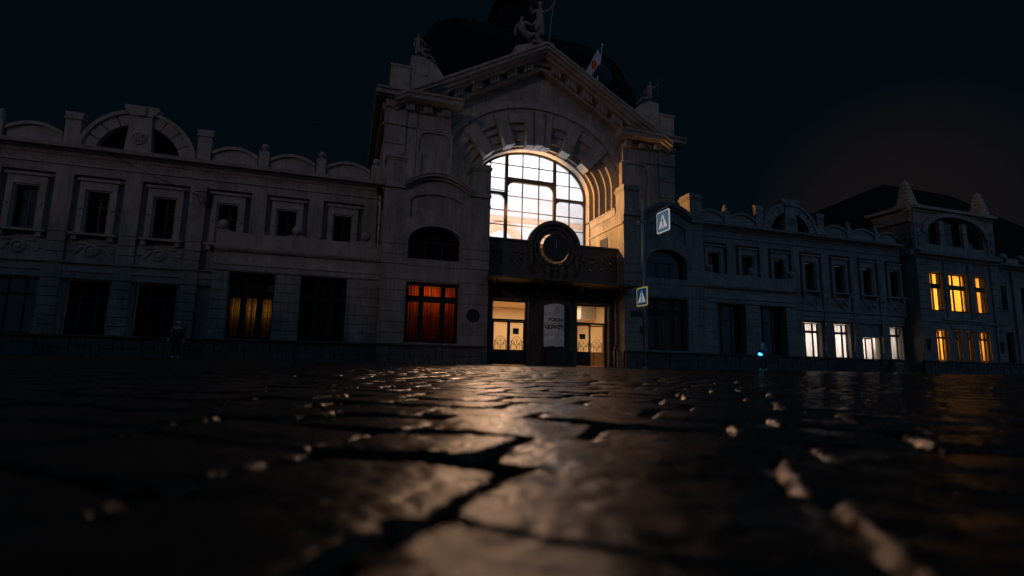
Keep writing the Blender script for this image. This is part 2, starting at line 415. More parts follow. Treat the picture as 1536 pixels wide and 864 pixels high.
def porch(s, ops, wins):
    X = lambda q: s*q
    yf = -1.2
    segs = [(11.46, ops[0][0]), (ops[0][1], ops[1][0]), (ops[1][1], 20.4)]
    for a, b in segs:
        pw = P(courses(MB(), X(a), X(b), 1.13, 4.86, yf, .24, .53), 'porch_pier', 'plaster')
        MB().box(X(a+.03), X(b-.03), yf+.03, .2, 1.13, 4.87).build('pier_core', 'groove', pw)
    P(MB().profx([(.24, 4.88), (yf+.0, 4.88), (yf-.05, 4.95), (yf-.05, 5.2), (yf-.11, 5.24), (yf-.11, 5.34), (yf+.0, 5.4), (yf+.02, 5.95), (yf-.12, 6.0), (yf-.2, 6.1), (yf-.22, 6.2), (.24, 6.22)], X(11.46), X(20.42)), 'entablature', 'trim')
    balls = (12.4, 16.25, 20.12)
    top = lambda x: 7.1 + sum(.2*math.exp(-((abs(x)-b)/.42)**2) for b in balls)
    pm = MB(); xs = list(np.linspace(X(11.46), X(20.4), 90))
    pm.band([(x, 6.22) for x in xs], [(x, top(x)) for x in xs], yf+.05, yf+.33)
    pm.box(X(20.12), X(20.4), yf+.33, .0, 6.22, 7.12)
    pp = P(pm, 'balcony_parapet', 'trim')
    for b in balls: MB().ball((X(b), yf+.1, 7.5), .29, 20, 12, sy=.85).build('ball_ornament', 'trim', pp, True)
    stone_plinth(min(X(11.46), X(20.45)), max(X(11.46), X(20.45)), yf-.06)
    for (a, b), wd in zip(ops, wins):
        xa, xb = sorted((X(a), X(b)))
        window(xa+.02, xb-.02, 1.14, 4.86, yf+.62, cols=(.32, .68), rows=(.68,), sill=False, t=.11, **wd)

# side wings
RL = dict(mw=.085, cols=(.28, .72), rows=(.74,), lit='cur_white', grille=1, frame='frame')
dark = dict(cols=(.3, .7), rows=(.7,))
wing(-1, range(0, 7), 11.46, 37.0, {k: dict(win=dark) for k in (3, 4, 5, 6)})
rw = dict(RL, dx0=-.93, dx1=.98)
wing(1, range(0, 7), 11.46, 33.75, {3: dict(win=rw, z1=3.98), 4: dict(win=rw, z1=3.98), 6: dict(win=dict(RL, dx0=-.93, dx1=.98), z1=3.98),
     5: dict(z0=.02, z1=2.95)})
porch(-1, ((13.3, 15.85), (17.2, 19.6)), (dict(lit='cur_dim', grille=2, mw=.15), dict(lit='cur_amber', grille=2, split=1, gap=.04, drop=1.35, mw=.17)))
porch(1, ((12.9, 15.5), (16.85, 19.35)), (dict(), dict()))

# right wing service door under bay 5
c5 = 13.8 + 16
d = P(MB().box(c5-.93, c5-.85, .5, .6, .02, 2.93).box(c5+.5, c5+.6, .5, .6, .02, 2.93).box(c5-.85, c5+.5, .5, .6, 2.83, 2.93).box(c5-.85, c5+.5, .5, .58, .02, 1.1).box(c5-.3, c5-.2, .5, .58, 1.1, 2.83), 'service_door', 'door')
MB().box(c5-.85, c5+.5, .54, .55, 1.1, 2.83).build('pane', 'glass', d); curtain(d, c5-1.2, c5+.9, .9, 3.1, .9, 'cur_white')
MB().box(c5+.35, c5+.38, .47, .5, 1.15, 1.3).build('handle', 'iron', d)
P(MB().prism([(c5+1.05, 0), (c5+2.0, 0), (c5+2.0, .95), (c5+1.6, .95)], -1.4, -.1), 'stair_side', 'portal')
P(MB().box(25.2, 27.5, -.12, -.02, .08, .78).box(25.1, 27.6, -.14, -.12, .02, .08).box(25.1, 27.6, -.14, -.12, .78, .84), 'basement_hatch', 'frame')

# parapets
arch_gable(-25.0); arch_gable(21.5)
for x in (-28.15, -21.75, 18.3, 24.75): post(x, .72, 12.9, ball=False)
for x in (-18.55, -15.3, -12.0): post(x, .56, 12.5)
for x in (15.1, 12.0, 28.0, 31.2, -31.45, -34.7): post(x, .5, 12.4, ball=False, point=True)
for a, b in ((-21.3, -18.9), (-18.2, -15.65), (-14.95, -12.35), (12.35, 14.8), (15.4, 17.9), (25.2, 27.7), (28.3, 30.9), (31.5, 33.7), (-31.1, -28.6), (-34.35, -31.75)): parapet_panel(a, b)

# ---- pylons beside the entrance
def pylon(s, lit):
    X = lambda q: s*q
    cx = X(8.27); yf = -1.8
    archtop = lambda x: 7.45 + .95*math.sqrt(max(0, 1 - ((x-cx)/1.63)**2))
    ptop = lambda x: 9.85 + .6*math.sqrt(max(0, 1 - ((x-cx)/1.66)**2))
    pbot = lambda x: 8.75 + .42*math.sqrt(max(0, 1 - ((x-cx)/1.68)**2))
    w = MB(); sheet(w, X(4.85), X(11.45), 0, 10.86, [(cx-1.63, cx+1.63, 1.22, 4.88), (cx-1.63, cx+1.63, 6.3, archtop), (cx-1.64, cx+1.64, pbot, ptop)], yf+.05, yf+.5)
    for a in (4.85, 11.45): w.face([(X(a), yf+.05, 0), (X(a), 4.1 if a < 6 else .25, 0), (X(a), 4.1 if a < 6 else 2.5, 10.86), (X(a), yf+.05, 10.86)])
    w.face([(X(4.85), yf+.05, 10.86), (X(11.45), yf+.05, 10.86), (X(11.45), 2.5, 10.86), (X(4.85), 4.1, 10.86)])
    P(w, 'pylon_wall', 'plaster')
    P(MB().box(cx-1.7, cx+1.7, yf+.16, yf+.2, 8.7, 10.5), 'recessed_panel', 'plaster')
    c = MB()
    for a, b in ((4.86, 6.6), (9.94, 11.44)):
        courses(c, X(a), X(b), 1.13, 4.94, yf, yf+.06, .64); courses(c, X(a), X(b), 5.9, 7.74, yf-.01, yf+.06, .61)
    c.box(X(4.86), X(11.44), yf, yf+.06, 4.99, 5.84); c.box(X(6.62), X(9.92), yf, yf+.06, 5.86, 6.27)
    courses(c, X(4.82), X(4.86), 1.13, 4.94, yf, -.72, .64); courses(c, X(4.82), X(4.86), 5.9, 7.74, yf, -.82, .61)
    P(c, 'rusticated_courses', 'plaster')
    t = MB(); t.band(ell(cx, 7.45, 1.63, .95, PI, 0), ell(cx, 7.45, 1.8, 1.1, PI, 0), yf-.05, yf+.06)
    P(t, 'arch_trim', 'trim')
    # coping, side parapet and its string course
    q = MB(); q.box(X(4.80), X(5.15), -.6, 4.1, 10.86, 11.3).box(X(4.74), X(5.2), -.64, 4.1, 11.3, 11.4).box(X(4.77), X(4.849), yf+.06, 4.1, 10.0, 10.14)
    P(q, 'side_parapet', 'trim'); q = MB()
    q.box(X(4.80), X(6.2), yf-.09, yf+.05, 10.62, 10.86); P(q, 'coping', 'trim'); q = MB(); q.box(X(10.25), X(11.5), yf-.09, yf+.05, 10.62, 10.86).box(X(11.451), X(11.53), yf-.09, 2.4, 10.62, 10.86)
    P(q, 'coping', 'trim')
    for a, b in ((4.88, 6.06), (10.32, 11.42)):
        m = MB(); m.box(X(a), X(b), yf, -.62, 10.86, 12.38); m.box(X(a-.05), X(b+.05), yf-.05, -.57, 12.38, 12.5).box(X(a-.1), X(b+.1), yf-.1, -.52, 12.5, 12.66).box(X(a-.02), X(b+.02), yf-.02, -.6, 12.66, 12.84)
        m.box(X(a-.04), X(b+.04), yf-.04, -.58, 10.861, 11.08)
        P(m, 'corner_post', 'plaster')
    A = ell(cx, 10.0, 2.1, 1.25, PI-.72, .72); B = ell(cx, 10.0, 2.3, 1.45, PI-.72, .72)
    xs = [p[0] for p in A]
    m = MB(); arc = lambda x, h: 10.55 + h + .82*(1 - ((x-cx)/2.08)**2)
    xs = list(np.linspace(cx-2.08, cx+2.08, 25))
    m.band([(x, arc(x, .0)) for x in xs], [(x, arc(x, .16)) for x in xs], yf-.16, yf+.3)
    m.band([(x, arc(x, .161)) for x in xs], [(x, arc(x, .32)) for x in xs], yf-.36, yf+.3)
    m.band([(x, arc(x, .321)) for x in xs], [(x, arc(x, .41)) for x in xs], yf-.42, yf+.3)
    m.band([(x, 10.5) for x in xs], [(x, arc(x, -.001)) for x in xs], yf+.04, yf+.3)
    P(m, 'segmental_pediment', 'trim')
    stone_plinth(min(X(4.85), X(11.47)), max(X(4.85), X(11.47)), yf-.05)
    window(cx-1.6, cx+1.6, 1.26, 4.86, yf+.42, cols=(.29, .71), rows=(.73,), lit=lit, grille=2, sill=False, t=.15, mw=.16, split=1, drop=.0, gap=.02)
    wo = window(cx-1.55, cx+1.55, 6.32, 7.5, yf+.46, cols=(.33, .67), rows=(), sill=False)
    MB().prism([(x, z) for x, z in ell(cx, 7.45, 1.66, .98, PI, 0)], yf+.47, yf+.5).build('lunette_pane', 'black_glass', wo)
pylon(-1, 'cur_red'); pylon(1, 'cur_red')
# small side openings, wall plaques, pipes
P(MB().box(4.80, 4.849, .54, 1.75, 8.2, 9.5), 'side_window', 'frame')
P(MB().lathe([(.42, 0), (.42, .04), (.36, .06), (0, .06)], (-5.77, -1.8, 3.0), 20, 'y'), 'plaque', 'door')
P(MB().box(5.35, 6.35, -1.83, -1.8, 3.45, 3.85), 'plaque', 'door'); P(MB().box(6.0, 6.5, -1.83, -1.8, 2.3, 2.85), 'plaque', 'door')
def pipe(pts, r=.07, mat='pipe'):
    m = MB().tube(pts, r, 10)
    o = P(m, 'drainpipe', mat, smooth=True); b = MB()
    for p in pts[1:-1]: b.lathe([(r*1.5, -.03), (r*1.5, .03)], p, 10)
    b.build('bracket', 'iron', o)
pipe([(-11.62, -.12, 11.1), (-11.62, -.12, 10.2), (-11.62, -.1, 8.6), (-11.62, -.1, 6.3)], .08)
P(MB().prism([(-11.82, 10.55), (-11.44, 10.55), (-11.36, 10.95), (-11.9, 10.95)], -.3, -.02), 'gutter_hopper', 'roof')
pipe([(4.62, -.9, 5.0), (4.62, -.9, 3.2), (4.62, -.9, 1.45), (4.45, -1.0, 1.2), (4.45, -1.0, .05)], .06)
pipe([(-4.62, -.95, 1.0), (-4.62, -.95, .5), (-4.62, -.95, .03)], .03)

# ---- tall central block
GT = lambda x: 23.5 - .56*abs(x)
win_a, win_b, win_s, WY = 4.78, 3.32, 13.42, 4.1
inner = lambda x: 13.25 + 3.55*math.sqrt(max(0, 1 - (x/5.1)**2))
outer_z = lambda x: 14.3 + 4.95*math.sqrt(max(0, 1 - (x/6.85)**2))
w = MB(); sheet(w, -6.95, 6.95, 8.0, GT, [(-6.85, 6.85, 8.0, outer_z)], 2.7, 2.95, n=40)
for s in (-1, 1):
    sheet(w, s*6.95, s*11.5, 0, 18.45, [], 1.9)
    w.face([(s*6.95, 1.9, 8), (s*6.95, 2.7, 8), (s*6.95, 2.7, 18.45), (s*6.95, 1.9, 18.45)])
    w.face([(s*11.5, 1.9, 0), (s*11.5, 15, 0), (s*11.5, 15, 18.45), (s*11.5, 1.9, 18.45)])
P(w, 'central_wall', 'plaster')
# stepped arch: three rings going back to the glazing
ring = MB()
steps = [((6.85, 4.95, 14.3), (6.35, 4.5, 14.05), 2.62, 3.3), ((6.35, 4.5, 14.05), (5.95, 4.2, 13.8), 2.85, 3.4), ((5.95, 4.2, 13.8), (5.45, 3.85, 13.5), 3.02, 3.5), ((5.45, 3.85, 13.5), (5.1, 3.55, 13.35), 3.2, 3.7), ((5.1, 3.55, 13.35), (4.74, 3.3, 13.42), 3.45, 4.25)]
for (a, b, s_), (a2, b2, s2), y0, y1 in steps:
    ring.band(arch_path(0, s_, a, b, 9.0, 44), arch_path(0, s2, a2, b2, 9.0, 44), y0, y1)
P(ring, 'arch_rings', 'trim')
hood = MB().band(arch_path(0, 14.5, 7.0, 5.2, 14.5, 40)[1:-1], arch_path(0, 14.55, 7.45, 5.75, 14.5, 40)[1:-1], 2.56, 2.7)
P(hood, 'hood_moulding', 'trim')
for ang, wd in ((-.0, 0), (-27, .5), (-51, .55), (27, .5), (51, .55)):
    if ang == 0:
        for x0, x1, yy in ((-1.15, -.42, 2.45), (-.36, .36, 2.2), (.42, 1.15, 2.45)):
            k = MB().prism([(x0*.82, 16.6), (x1*.82, 16.6), (x1, 19.35), (x0, 19.35)], yy, 3.4); P(k, 'voussoir', 'trim')
        continue
    t = math.radians(90 + ang); pts = []
    po = Vector((6.85*math.cos(t)*1.02, 14.3 + 4.95*math.sin(t)*1.01)); pi_ = Vector((4.98*math.cos(t), 13.3 + 3.5*math.sin(t)))
    dr = (po - pi_).normalized(); nn = Vector((-dr.y, dr.x))
    k = MB().prism([tuple(pi_ - nn*wd*.75), tuple(pi_ + nn*wd*.75), tuple(po + nn*wd), tuple(po - nn*wd)], 2.4, 3.5)
    P(k, 'voussoir', 'trim')
# flanking bays
for s in (-1, 1):
    m = MB(); courses(m, s*10.12, s*11.56, 10.9, 16.2, 1.68, 1.9, 1.32, .05)
    m.box(s*9.36, s*10.1, 1.8, 1.9, 10.9, 16.2)
    P(m, 'pilaster', 'plaster')
    for a, b, y0 in ((10.1, 11.6, 1.6), (9.34, 10.1, 1.72), (6.93, 9.34, 1.82)):
        P(MB().profx([(1.9, 16.2), (y0+.05, 16.2), (y0-.02, 16.28), (y0+.05, 16.38), (y0+.05, 17.35), (y0-.08, 17.42), (1.9, 17.42)], s*a, s*b), 'entablature', 'plaster')
    px = s*8.05
    sh = MB(); top = lambda x: 15.35 + .75*max(0, 1 - (abs(x-px)/1.12)**4)**.5
    sheet(sh, px-1.27, px+1.27, 11, 16.19, [(px-1.12, px+1.12, 11.0, top)], 1.78, 1.9); P(sh, 'blind_niche', 'trim')
    P(MB().box(s*6.95, s*7.12, 1.74, 1.9, 11, 14.4), 'niche_strip', 'trim'); P(MB().box(s*9.0, s*9.17, 1.74, 1.9, 11, 14.4), 'niche_strip', 'trim')
    for k in range(4):
        dn = MB(); xx = s*(7.35 + 1.28*k + (.0 if k < 3 else .05)); yy = 1.5 if k > 1 else 1.66
        for e in (-.2, 0, .2): dn.box(xx+e-.075, xx+e+.075, yy-.05, 1.9, 17.46, 17.98)
        dn.box(xx-.31, xx+.31, yy, 1.9, 17.43, 18.0)
        P(dn, 'triglyph', 'trim')
    P(MB().profx([(1.9, 18.0), (1.25, 18.0), (1.2, 18.06), (.98, 18.1), (.95, 18.34), (.8, 18.4), (.78, 18.52), (1.9, 18.56)], s*6.25, s*12.25), 'cornice', 'trim')
    P(MB().box(s*11.5, s*12.25, 1.9, 15, 18.0, 18.5).box(s*11.5, s*11.75, 1.901, 15, 17.4, 18.0).box(s*11.5, s*11.72, 1.9, 15, 16.2, 16.4), 'side_cornice', 'trim')
    # raking cornice
    L = [(0.0, 10.9)]
    def rk(mb, o0, o1, y0, y1, sl=.57, zc=24.35, xe=10.95):
        mb.prism([(0, zc+o0), (s*xe, zc+o0-sl*xe), (s*xe, zc+o1-sl*xe), (0, zc+o1)], y0, y1)
    m = MB(); rk(m, -.18, 0, .8, 2.9); rk(m, -.42, -.181, .92, 2.9); rk(m, -.62, -.421, 1.15, 2.9); rk(m, -.86, -.621, 1.5, 2.9); rk(m, -1.38, -.861, 2.2, 2.9, xe=9.9); rk(m, -1.6, -1.381, 2.05, 2.9, xe=9.6)
    P(m, 'raking_cornice', 'trim')
    for k in range(7):
        m = MB(); x = 1.15 + 1.33*k; z = 24.35 - .57*x
        for e in (-.26, 0, .26):
            xa, xb = x+e-.1, x+e+.1
            m.prism([(s*xa, 24.35-.57*xa-1.37), (s*xb, 24.35-.57*xb-1.37), (s*xb, 24.35-.57*xb-.865), (s*xa, 24.35-.57*xa-.865)], 1.75, 2.2)
        P(m, 'modillion', 'trim')
    # pedestals over the shoulders
    m = MB(); m.box(s*10.05, s*11.35, 1.3, 2.9, 18.5, 20.35).box(s*10.0, s*11.4, 1.25, 2.95, 20.35, 20.5)
    m.prism([(s*10.02, 18.5), (s*10.02, 21.35), (s*9.1, 21.45), (s*8.2, 20.95), (s*7.6, 20.2), (s*7.6, 19.5), (s*8.3, 18.9)], 1.4, 2.95)
    m.ball((s*9.0, 1.38, 20.2), .22, 10, 6, sy=.3)
    P(m, 'pedestal', 'trim')
P(MB().prism([(-2.2, 23.0), (2.2, 23.0), (2.2, 24.05), (.8, 24.75), (-.8, 24.75), (-2.2, 24.2)], 1.9, 3.2), 'pedestal', 'trim')
# roof: square dome with lantern
dm = MB(); prof = [(10.4, 18.6), (10.1, 21.3), (9.3, 24.2), (8.0, 26.9), (6.0, 28.6), (3.4, 29.5), (2.6, 29.6)]; cyd = 9.5
for (a, za), (b, zb) in zip(prof[:-1], prof[1:]):
    A = [(-a, cyd-a*.55, za), (a, cyd-a*.55, za), (a, cyd+a*.55, za), (-a, cyd+a*.55, za)]; B = [(-b, cyd-b*.55, zb), (b, cyd-b*.55, zb), (b, cyd+b*.55, zb), (-b, cyd+b*.55, zb)]
    for k in range(4): dm.face([A[k], A[(k+1) % 4], B[(k+1) % 4], B[k]])
dm.box(-11.5, 11.5, 3.0, 15, 18.45, 18.6)
dr = P(dm, 'roof', 'roof')
ln = MB().box(-1.9, 1.9, 7.9, 11.1, 29.5, 32.4).box(-2.15, 2.15, 7.7, 11.3, 32.4, 32.65).box(-1.4, 1.4, 7.85, 7.9, 30.0, 32.0)
ln.lathe([(2.2, 0), (1.9, .9), (1.0, 1.7), (.3, 2.1), (.08, 3.4)], (0, 9.5, 32.65), 16)
ln.build('lantern', 'roof', dr)
gr = MB()
for s in (-1, 1): gr.face([(0, 2.8, 24.1), (0, 9, 24.1), (s*10.9, 9, 17.95), (s*10.9, 2.8, 17.95)])
P(gr, 'gable_roof', 'roof')
# wing roofs and back walls
for s, xo in ((-1, 37.), (1, 33.75)):
    P(MB().box(s*11.5, s*xo, .3, 14, 11.0, 11.3), 'wing_roof', 'roof'); P(MB().box(s*11.5, s*xo, 14, 14.2, 0, 11.0), 'back_wall', 'plaster')

# ---- great window
tb = .12
g = MB(); zb = 9.3
g.band(arch_path(0, win_s, 4.76, 3.32, zb, 44), arch_path(0, win_s, 4.56, 3.14, zb, 44), WY-.02, WY+.16)
wz = lambda x: win_s + 3.2*math.sqrt(max(0, 1 - (x/4.66)**2))
for x, hw in ((-2.02, .12), (2.02, .12)): g.box(x-hw, x+hw, WY-.06, WY+.16, zb, wz(x))
for x in (-3.3, 3.3): g.box(x-.04, x+.04, WY, WY+.1, zb, wz(x))
for x in (-.68, .68): g.box(x-.04, x+.04, WY, WY+.1, zb, wz(x))
g.box(-1.92, 1.92, WY-.05, WY+.15, 14.12, 14.5)                  # centre transom
for s in (-1, 1):
    g.box(s*2.12, s*4.6, WY-.05, WY+.15, 13.0, 13.24)            # side transoms
    for cx0, z0, r in ((s*1.92, 14.12, .62), (s*2.12, 13.0, .5)):
        sg = -1 if abs(cx0) < 2 else 1                           # rounded inner corners
        c = (cx0 + sg*s*r, z0 - r); n = 8
        arc = [(c[0] - sg*s*r*math.cos(q*PI/2/n), c[1] + r*math.sin(q*PI/2/n)) for q in range(n+1)]
        g.prism([(cx0, z0)] + arc, WY-.03, WY+.13)
    c = (s*4.58 - s*.4, 12.6); arc = [(c[0] + s*.4*math.cos(q*PI/16), c[1] + .4*math.sin(q*PI/16)) for q in range(9)]
    g.prism([(s*4.58, 13.0)] + arc, WY-.03, WY+.13)
for z in (15.5, 11.8, 10.65):
    h = .036
    half = 4.6 if z < 13.4 else 4.66*math.sqrt(1 - ((z-win_s)/3.2)**2)
    g.box(-half, half, WY+.01, WY+.08, z-h, z+h)
for s in (-1, 1): g.box(s*2.1, s*4.3, WY+.01, WY+.08, 14.32, 14.376)
g.box(-1.95, 1.95, WY+.01, WY+.08, 12.97, 13.026)
g.box(-4.76, 4.76, WY-.08, WY+.16, zb-.1, zb+.08)
gw = P(g, 'arched_window', 'frame')
pn = MB(); sheet(pn, -4.66, 4.66, zb, wz, [], WY+.05, n=44); pn.build('pane', 'glass', gw)
MB().box(-4.95, 4.95, 3.7, WY+.1, zb-.3, zb-.1).build('window_sill', 'trim', gw)
P(MB().box(-6.9, 6.9, 3.9, 4.1, 4.7, zb-.3), 'sill_wall', 'plaster')

# ---- hall behind the great window and entrance lobby below
h = MB(); x0, x1, y0, y1, zf, zc = -10.5, 11.2, 4.3, 17., 5.6, 17.9
h.face([(x0, y1, zf), (x1, y1, zf), (x1, y1, zc), (x0, y1, zc)])
for x in (x0,): h.face([(x, y0, zf), (x, y1, zf), (x, y1, zc), (x, y0, zc)])
h.face([(x0, y0, zf), (x1, y0, zf), (x1, y1, zf), (x0, y1, zf)])
n = 16                                                            # vaulted ceiling
for k in range(n):
    a, b = k/n, (k+1)/n
    za, zb_ = (15.3 + 2.7*math.sin(PI*q)**.6 if 0 < q < 1 else 15.3 for q in (a, b))
    h.face([(x0+(x1-x0)*a, y0, za), (x0+(x1-x0)*b, y0, zb_), (x0+(x1-x0)*b, y1, zb_), (x0+(x1-x0)*a, y1, za)])
P(h, 'hall_interior', 'hall')
P(MB().face([(x1, y0, zf), (x1, y1, zf), (x1, y1, 15.3), (x1, y0, 15.3)]), 'hall_side_wall', 'hall_arch')
ar = MB()
for cx, rr, cz in ((-4.4, 2.3, 12.0), (1.4, 2.3, 12.0), (7.2, 2.3, 12.0)):
    ar.band(arch_path(cx, cz, rr, rr*1.05, 6, 20), arch_path(cx, cz, rr-.55, rr*1.05-.55, 6, 20), y1-.5, y1-.02)
    ar.band(arch_path(cx, cz, rr-.55, rr*1.05-.55, 6, 20), arch_path(cx, cz, rr-.8, rr*1.05-.8, 6, 20), y1-.3, y1-.02)
for cy in (7.3, 11.3, 15.0):                                       # arcade and ribs on the side wall
    for t_ in range(20):
        pass
    A = [(cy + 1.7*math.cos(PI - PI*k/20), 12.4 + 1.9*math.sin(PI*k/20)) for k in range(21)]
    for k in range(20):
        (ya, za), (yb, zb_) = A[k], A[k+1]
        (yc, zc_), (yd, zd) = [((q[0]-cy)*.72+cy, (q[1]-12.4)*.72+12.4) for q in (A[k], A[k+1])]
        ar.face([(x1-.25, ya, za), (x1-.25, yb, zb_), (x1-.25, yd, zd), (x1-.25, yc, zc_)]); ar.face([(x1-.25, ya, za), (x1, ya, za), (x1, yb, zb_), (x1-.25, yb, zb_)])
ar.box(x0, x1, y1-.35, y1, 14.6, 15.0)
for cx in (): 
    ar.tube([(cx + 1.6*math.sin(k/10*1.5), 12.5, 15.0 + 3.4*k/10 - .6*(k/10)**2) for k in range(11)], .28, 8)
P(ar, 'hall_arches', 'hall_arch')
v = MB(); 
for a, b in (((-4.75, .2), (-4.75, 7.)), ((-4.75, 7.), (4.8, 7.)), ((4.8, 7.), (4.8, .2))):
    v.face([(*a, 0.02), (*b, 0.02), (*b, 4.6), (*a, 4.6)])
v.face([(-4.75, .2, 4.6), (4.8, .2, 4.6), (4.8, 7, 4.6), (-4.75, 7, 4.6)]); v.face([(-4.75, -.3, .02), (4.8, -.3, .02), (4.8, 7, .02), (-4.75, 7, .02)])
v.box(-.3, .3, 3.0, 3.6, .02, 4.6).box(2.2, 2.5, 5.5, 6.9, .02, 4.6).box(-3.2, -2.9, 5.5, 6.9, .02, 4.6).box(-4.7, 4.7, 6.7, 7, 3.5, 3.7)
P(v, 'lobby_interior', 'vest')
P(MB().box(-4.2, -3.5, 4.6, 5.0, .03, 1.9).box(3.4, 4.0, 6.2, 6.6, .03, 1.7), 'lobby_kiosk', 'hall')

# ---- entrance wall, balcony, clock ring, canopy, doors
PY = -.7
dr_ = [(-4.2, -1.72), (1.78, 4.22)]
pw = MB(); sheet(pw, -4.82, 4.82, 0, 5.5, [(a, b, .0, 4.28) for a, b in dr_], PY, -.1)
P(pw, 'entrance_wall', 'portal')
BY = -.85; OC = (0., 7.92)
rO = 1.06
btop = lambda x: max(8.22, OC[1] + math.sqrt(max(0, 1.88**2 - x*x))) if abs(x) < 1.88 else 8.22
holes = [(-rO, rO, lambda x: OC[1]-math.sqrt(max(0, rO**2-x*x)), lambda x: OC[1]+math.sqrt(max(0, rO**2-x*x)))]
sq = [-4.1, -2.68, 2.55, 4.0]
for x in sq: holes.append((x-.42, x+.42, 6.62, 7.46))
bp = MB(); sheet(bp, -4.82, 4.82, 5.52, btop, holes, BY, BY+.32, n=40)
bp.box(-4.82, 4.82, BY-.06, BY+.36, 8.22, 8.34) if False else None
for a, b in ((-4.82, -1.9), (1.9, 4.82)): bp.box(a, b, BY-.07, BY+.38, 8.2, 8.34)
bp.box(-4.82, 4.82, BY+.33, 3.9, 5.5, 5.7)
BP = P(bp, 'balcony_parapet', 'portal')
m = MB()
m.band(ell(*OC, 1.66, 1.66, PI*1.06, -.06*PI, 40), ell(*OC, 1.92, 1.92, PI*1.06, -.06*PI, 40), BY-.22, BY+.34)
m.band(ell(*OC, 1.36, 1.36, 0, 2*PI, 44), ell(*OC, 1.52, 1.52, 0, 2*PI, 44), BY-.12, BY+.01)
m.band(ell(*OC, rO, rO, 0, 2*PI, 44), ell(*OC, 1.2, 1.2, 0, 2*PI, 44), BY-.06, BY+.01)
m.build('ring_moulding', 'portal', BP)
for s in (-1, 1):                                                   # scroll ornaments and small columns
    sc = MB(); sc.tube([(s*(1.55 + .25*math.cos(k*.5)*(1-k/22)), BY-.1, 7.75 + .25*math.sin(k*.5)*(1-k/22)) for k in range(20)], .08, 8)
    sc.tube([(s*1.75, BY-.08, 7.6), (s*1.62, BY-.12, 7.1), (s*1.72, BY-.1, 6.6), (s*1.5, BY-.08, 6.1)], [.12, .16, .1, .05], 8)
    sc.build('scroll', 'portal', BP, True)
    MB().tube([(s*.52, BY-.16, 6.75), (s*.52, BY-.18, 6.2), (s*.5, BY-.12, 5.6)], [.15, .2, .14], 12).box(s*.32, s*.72, BY-.34, BY, 6.75, 6.85).build('bracket', 'portal', BP)
for x in sq:
    r = MB(); 
    for k in range(8):
        t = k*PI/4 + .2; r.tube([(x + .1*math.cos(t), BY+.16, 7.04 + .1*math.sin(t)), (x + .56*math.cos(t), BY+.16, 7.04 + .56*math.sin(t))], [.10, .17], 8)
    r.lathe([(.22, 0), (.22, .1), (.1, .13)], (x, BY+.2, 7.04), 12, 'y')
    r.build('pierced_panel', 'portal', BP)
ck = P(MB().lathe([(.94, 0), (.96, .05), (.9, .1), (.88, .08), (0, .08)], (.05, BY-.16, OC[1]+.03), 40, 'y'), 'clock', 'door')
hd = MB().prism([(.02, OC[1]), (.08, OC[1]), (.065, OC[1]+.62), (.035, OC[1]+.62)], BY-.27, BY-.25); hd.build('clock_hand', 'pipe', ck)
sp = MB()
for t in (.7, 2.4, 3.9, 5.5): sp.tube([(.9*math.cos(t), BY-.15, OC[1]+.9*math.sin(t)), (1.1*math.cos(t), BY+.03, OC[1]+1.1*math.sin(t))], .025, 6)
sp.build('clock_bracket', 'iron', ck)
cn = MB(); cn.profx([(PY+.02, 5.3), (-3.25, 5.27), (-3.32, 5.28), (-3.34, 5.4), (-3.2, 5.43), (PY+.02, 5.62)], -4.98, 4.98)
cn.box(-4.98, 4.98, -3.38, -3.341, 5.3, 5.34)
cn = P(cn, 'canopy', 'canopy')
for x in (-4.6, -1.4, 1.4, 4.6):
    b = MB(); b.tube([(x, PY-.04, 4.2), (x, PY-.5, 4.55), (x, PY-1.3, 4.95), (x, PY-2.2, 5.18)], .04, 6)
    b.tube([(x, PY-.35 + .22*math.cos(k*.45)*(1-k/24), 4.85 + .22*math.sin(k*.45)*(1-k/24)) for k in range(18)], .022, 6)
    b.box(x-.03, x+.03, PY-.06, PY, 4.0, 5.28); b.build('bracket', 'iron', cn)

def door_leaf(w_, open_ang, hinge, mat, glassmat='glass', plate=None):
    """one leaf built from its hinge along +x"""
    m = MB(); t = .06
    m.box(0, .1, 0, t, 0, 2.86).box(w_-.1, w_, 0, t, 0, 2.86).box(.1, w_-.1, 0, t, 0, .98).box(.1, w_-.1, 0, t, 2.76, 2.86)
    m.box(.16, w_-.16, -.015, 0, .16, .84)
    d = P(m, 'door', mat); d.location = hinge; d.rotation_euler = (0, 0, open_ang)
    MB().box(.1, w_-.1, .02, .03, .98, 2.76).build('pane', glassmat, d)
    g = MB(); iw = w_-.2
    for cx, r in ((.1+iw*.25, .22), (.1+iw*.75, .22), (.1+iw*.5, .42)):
        g.tube([(cx + r*math.cos(PI*k/14), -.02, 1.02 + r*2.0*math.sin(PI*k/14)*(.8 if r < .3 else 1)) for k in range(15)], .013, 5)
    for q in (.1, .3, .5, .7, .9): g.tube([(.1+iw*q, -.02, .98), (.1+iw*q, -.02, 1.55)], .011, 5)
    for cx, cz, e in ((.1+iw*.12, 1.5, 1), (.1+iw*.88, 1.5, -1), (.1+iw*.5, 1.6, 1), (.1+iw*.3, 1.35, -1), (.1+iw*.7, 1.35, 1)):
        g.tube([(cx + e*.11*(1-k/16)*math.cos(k*.6), -.02, cz + .11*(1-k/16)*math.sin(k*.6)) for k in range(14)], .012, 5)
    g.build('grille', 'iron', d)
    MB().box(w_-.09, w_-.05, -.07, 0, 1.0, 1.35).build('handle', 'pipe', d)
    if plate: MB().box(*plate[:2], .035, .045, *plate[2:]).build('notice', 'sblack', d)
    return d
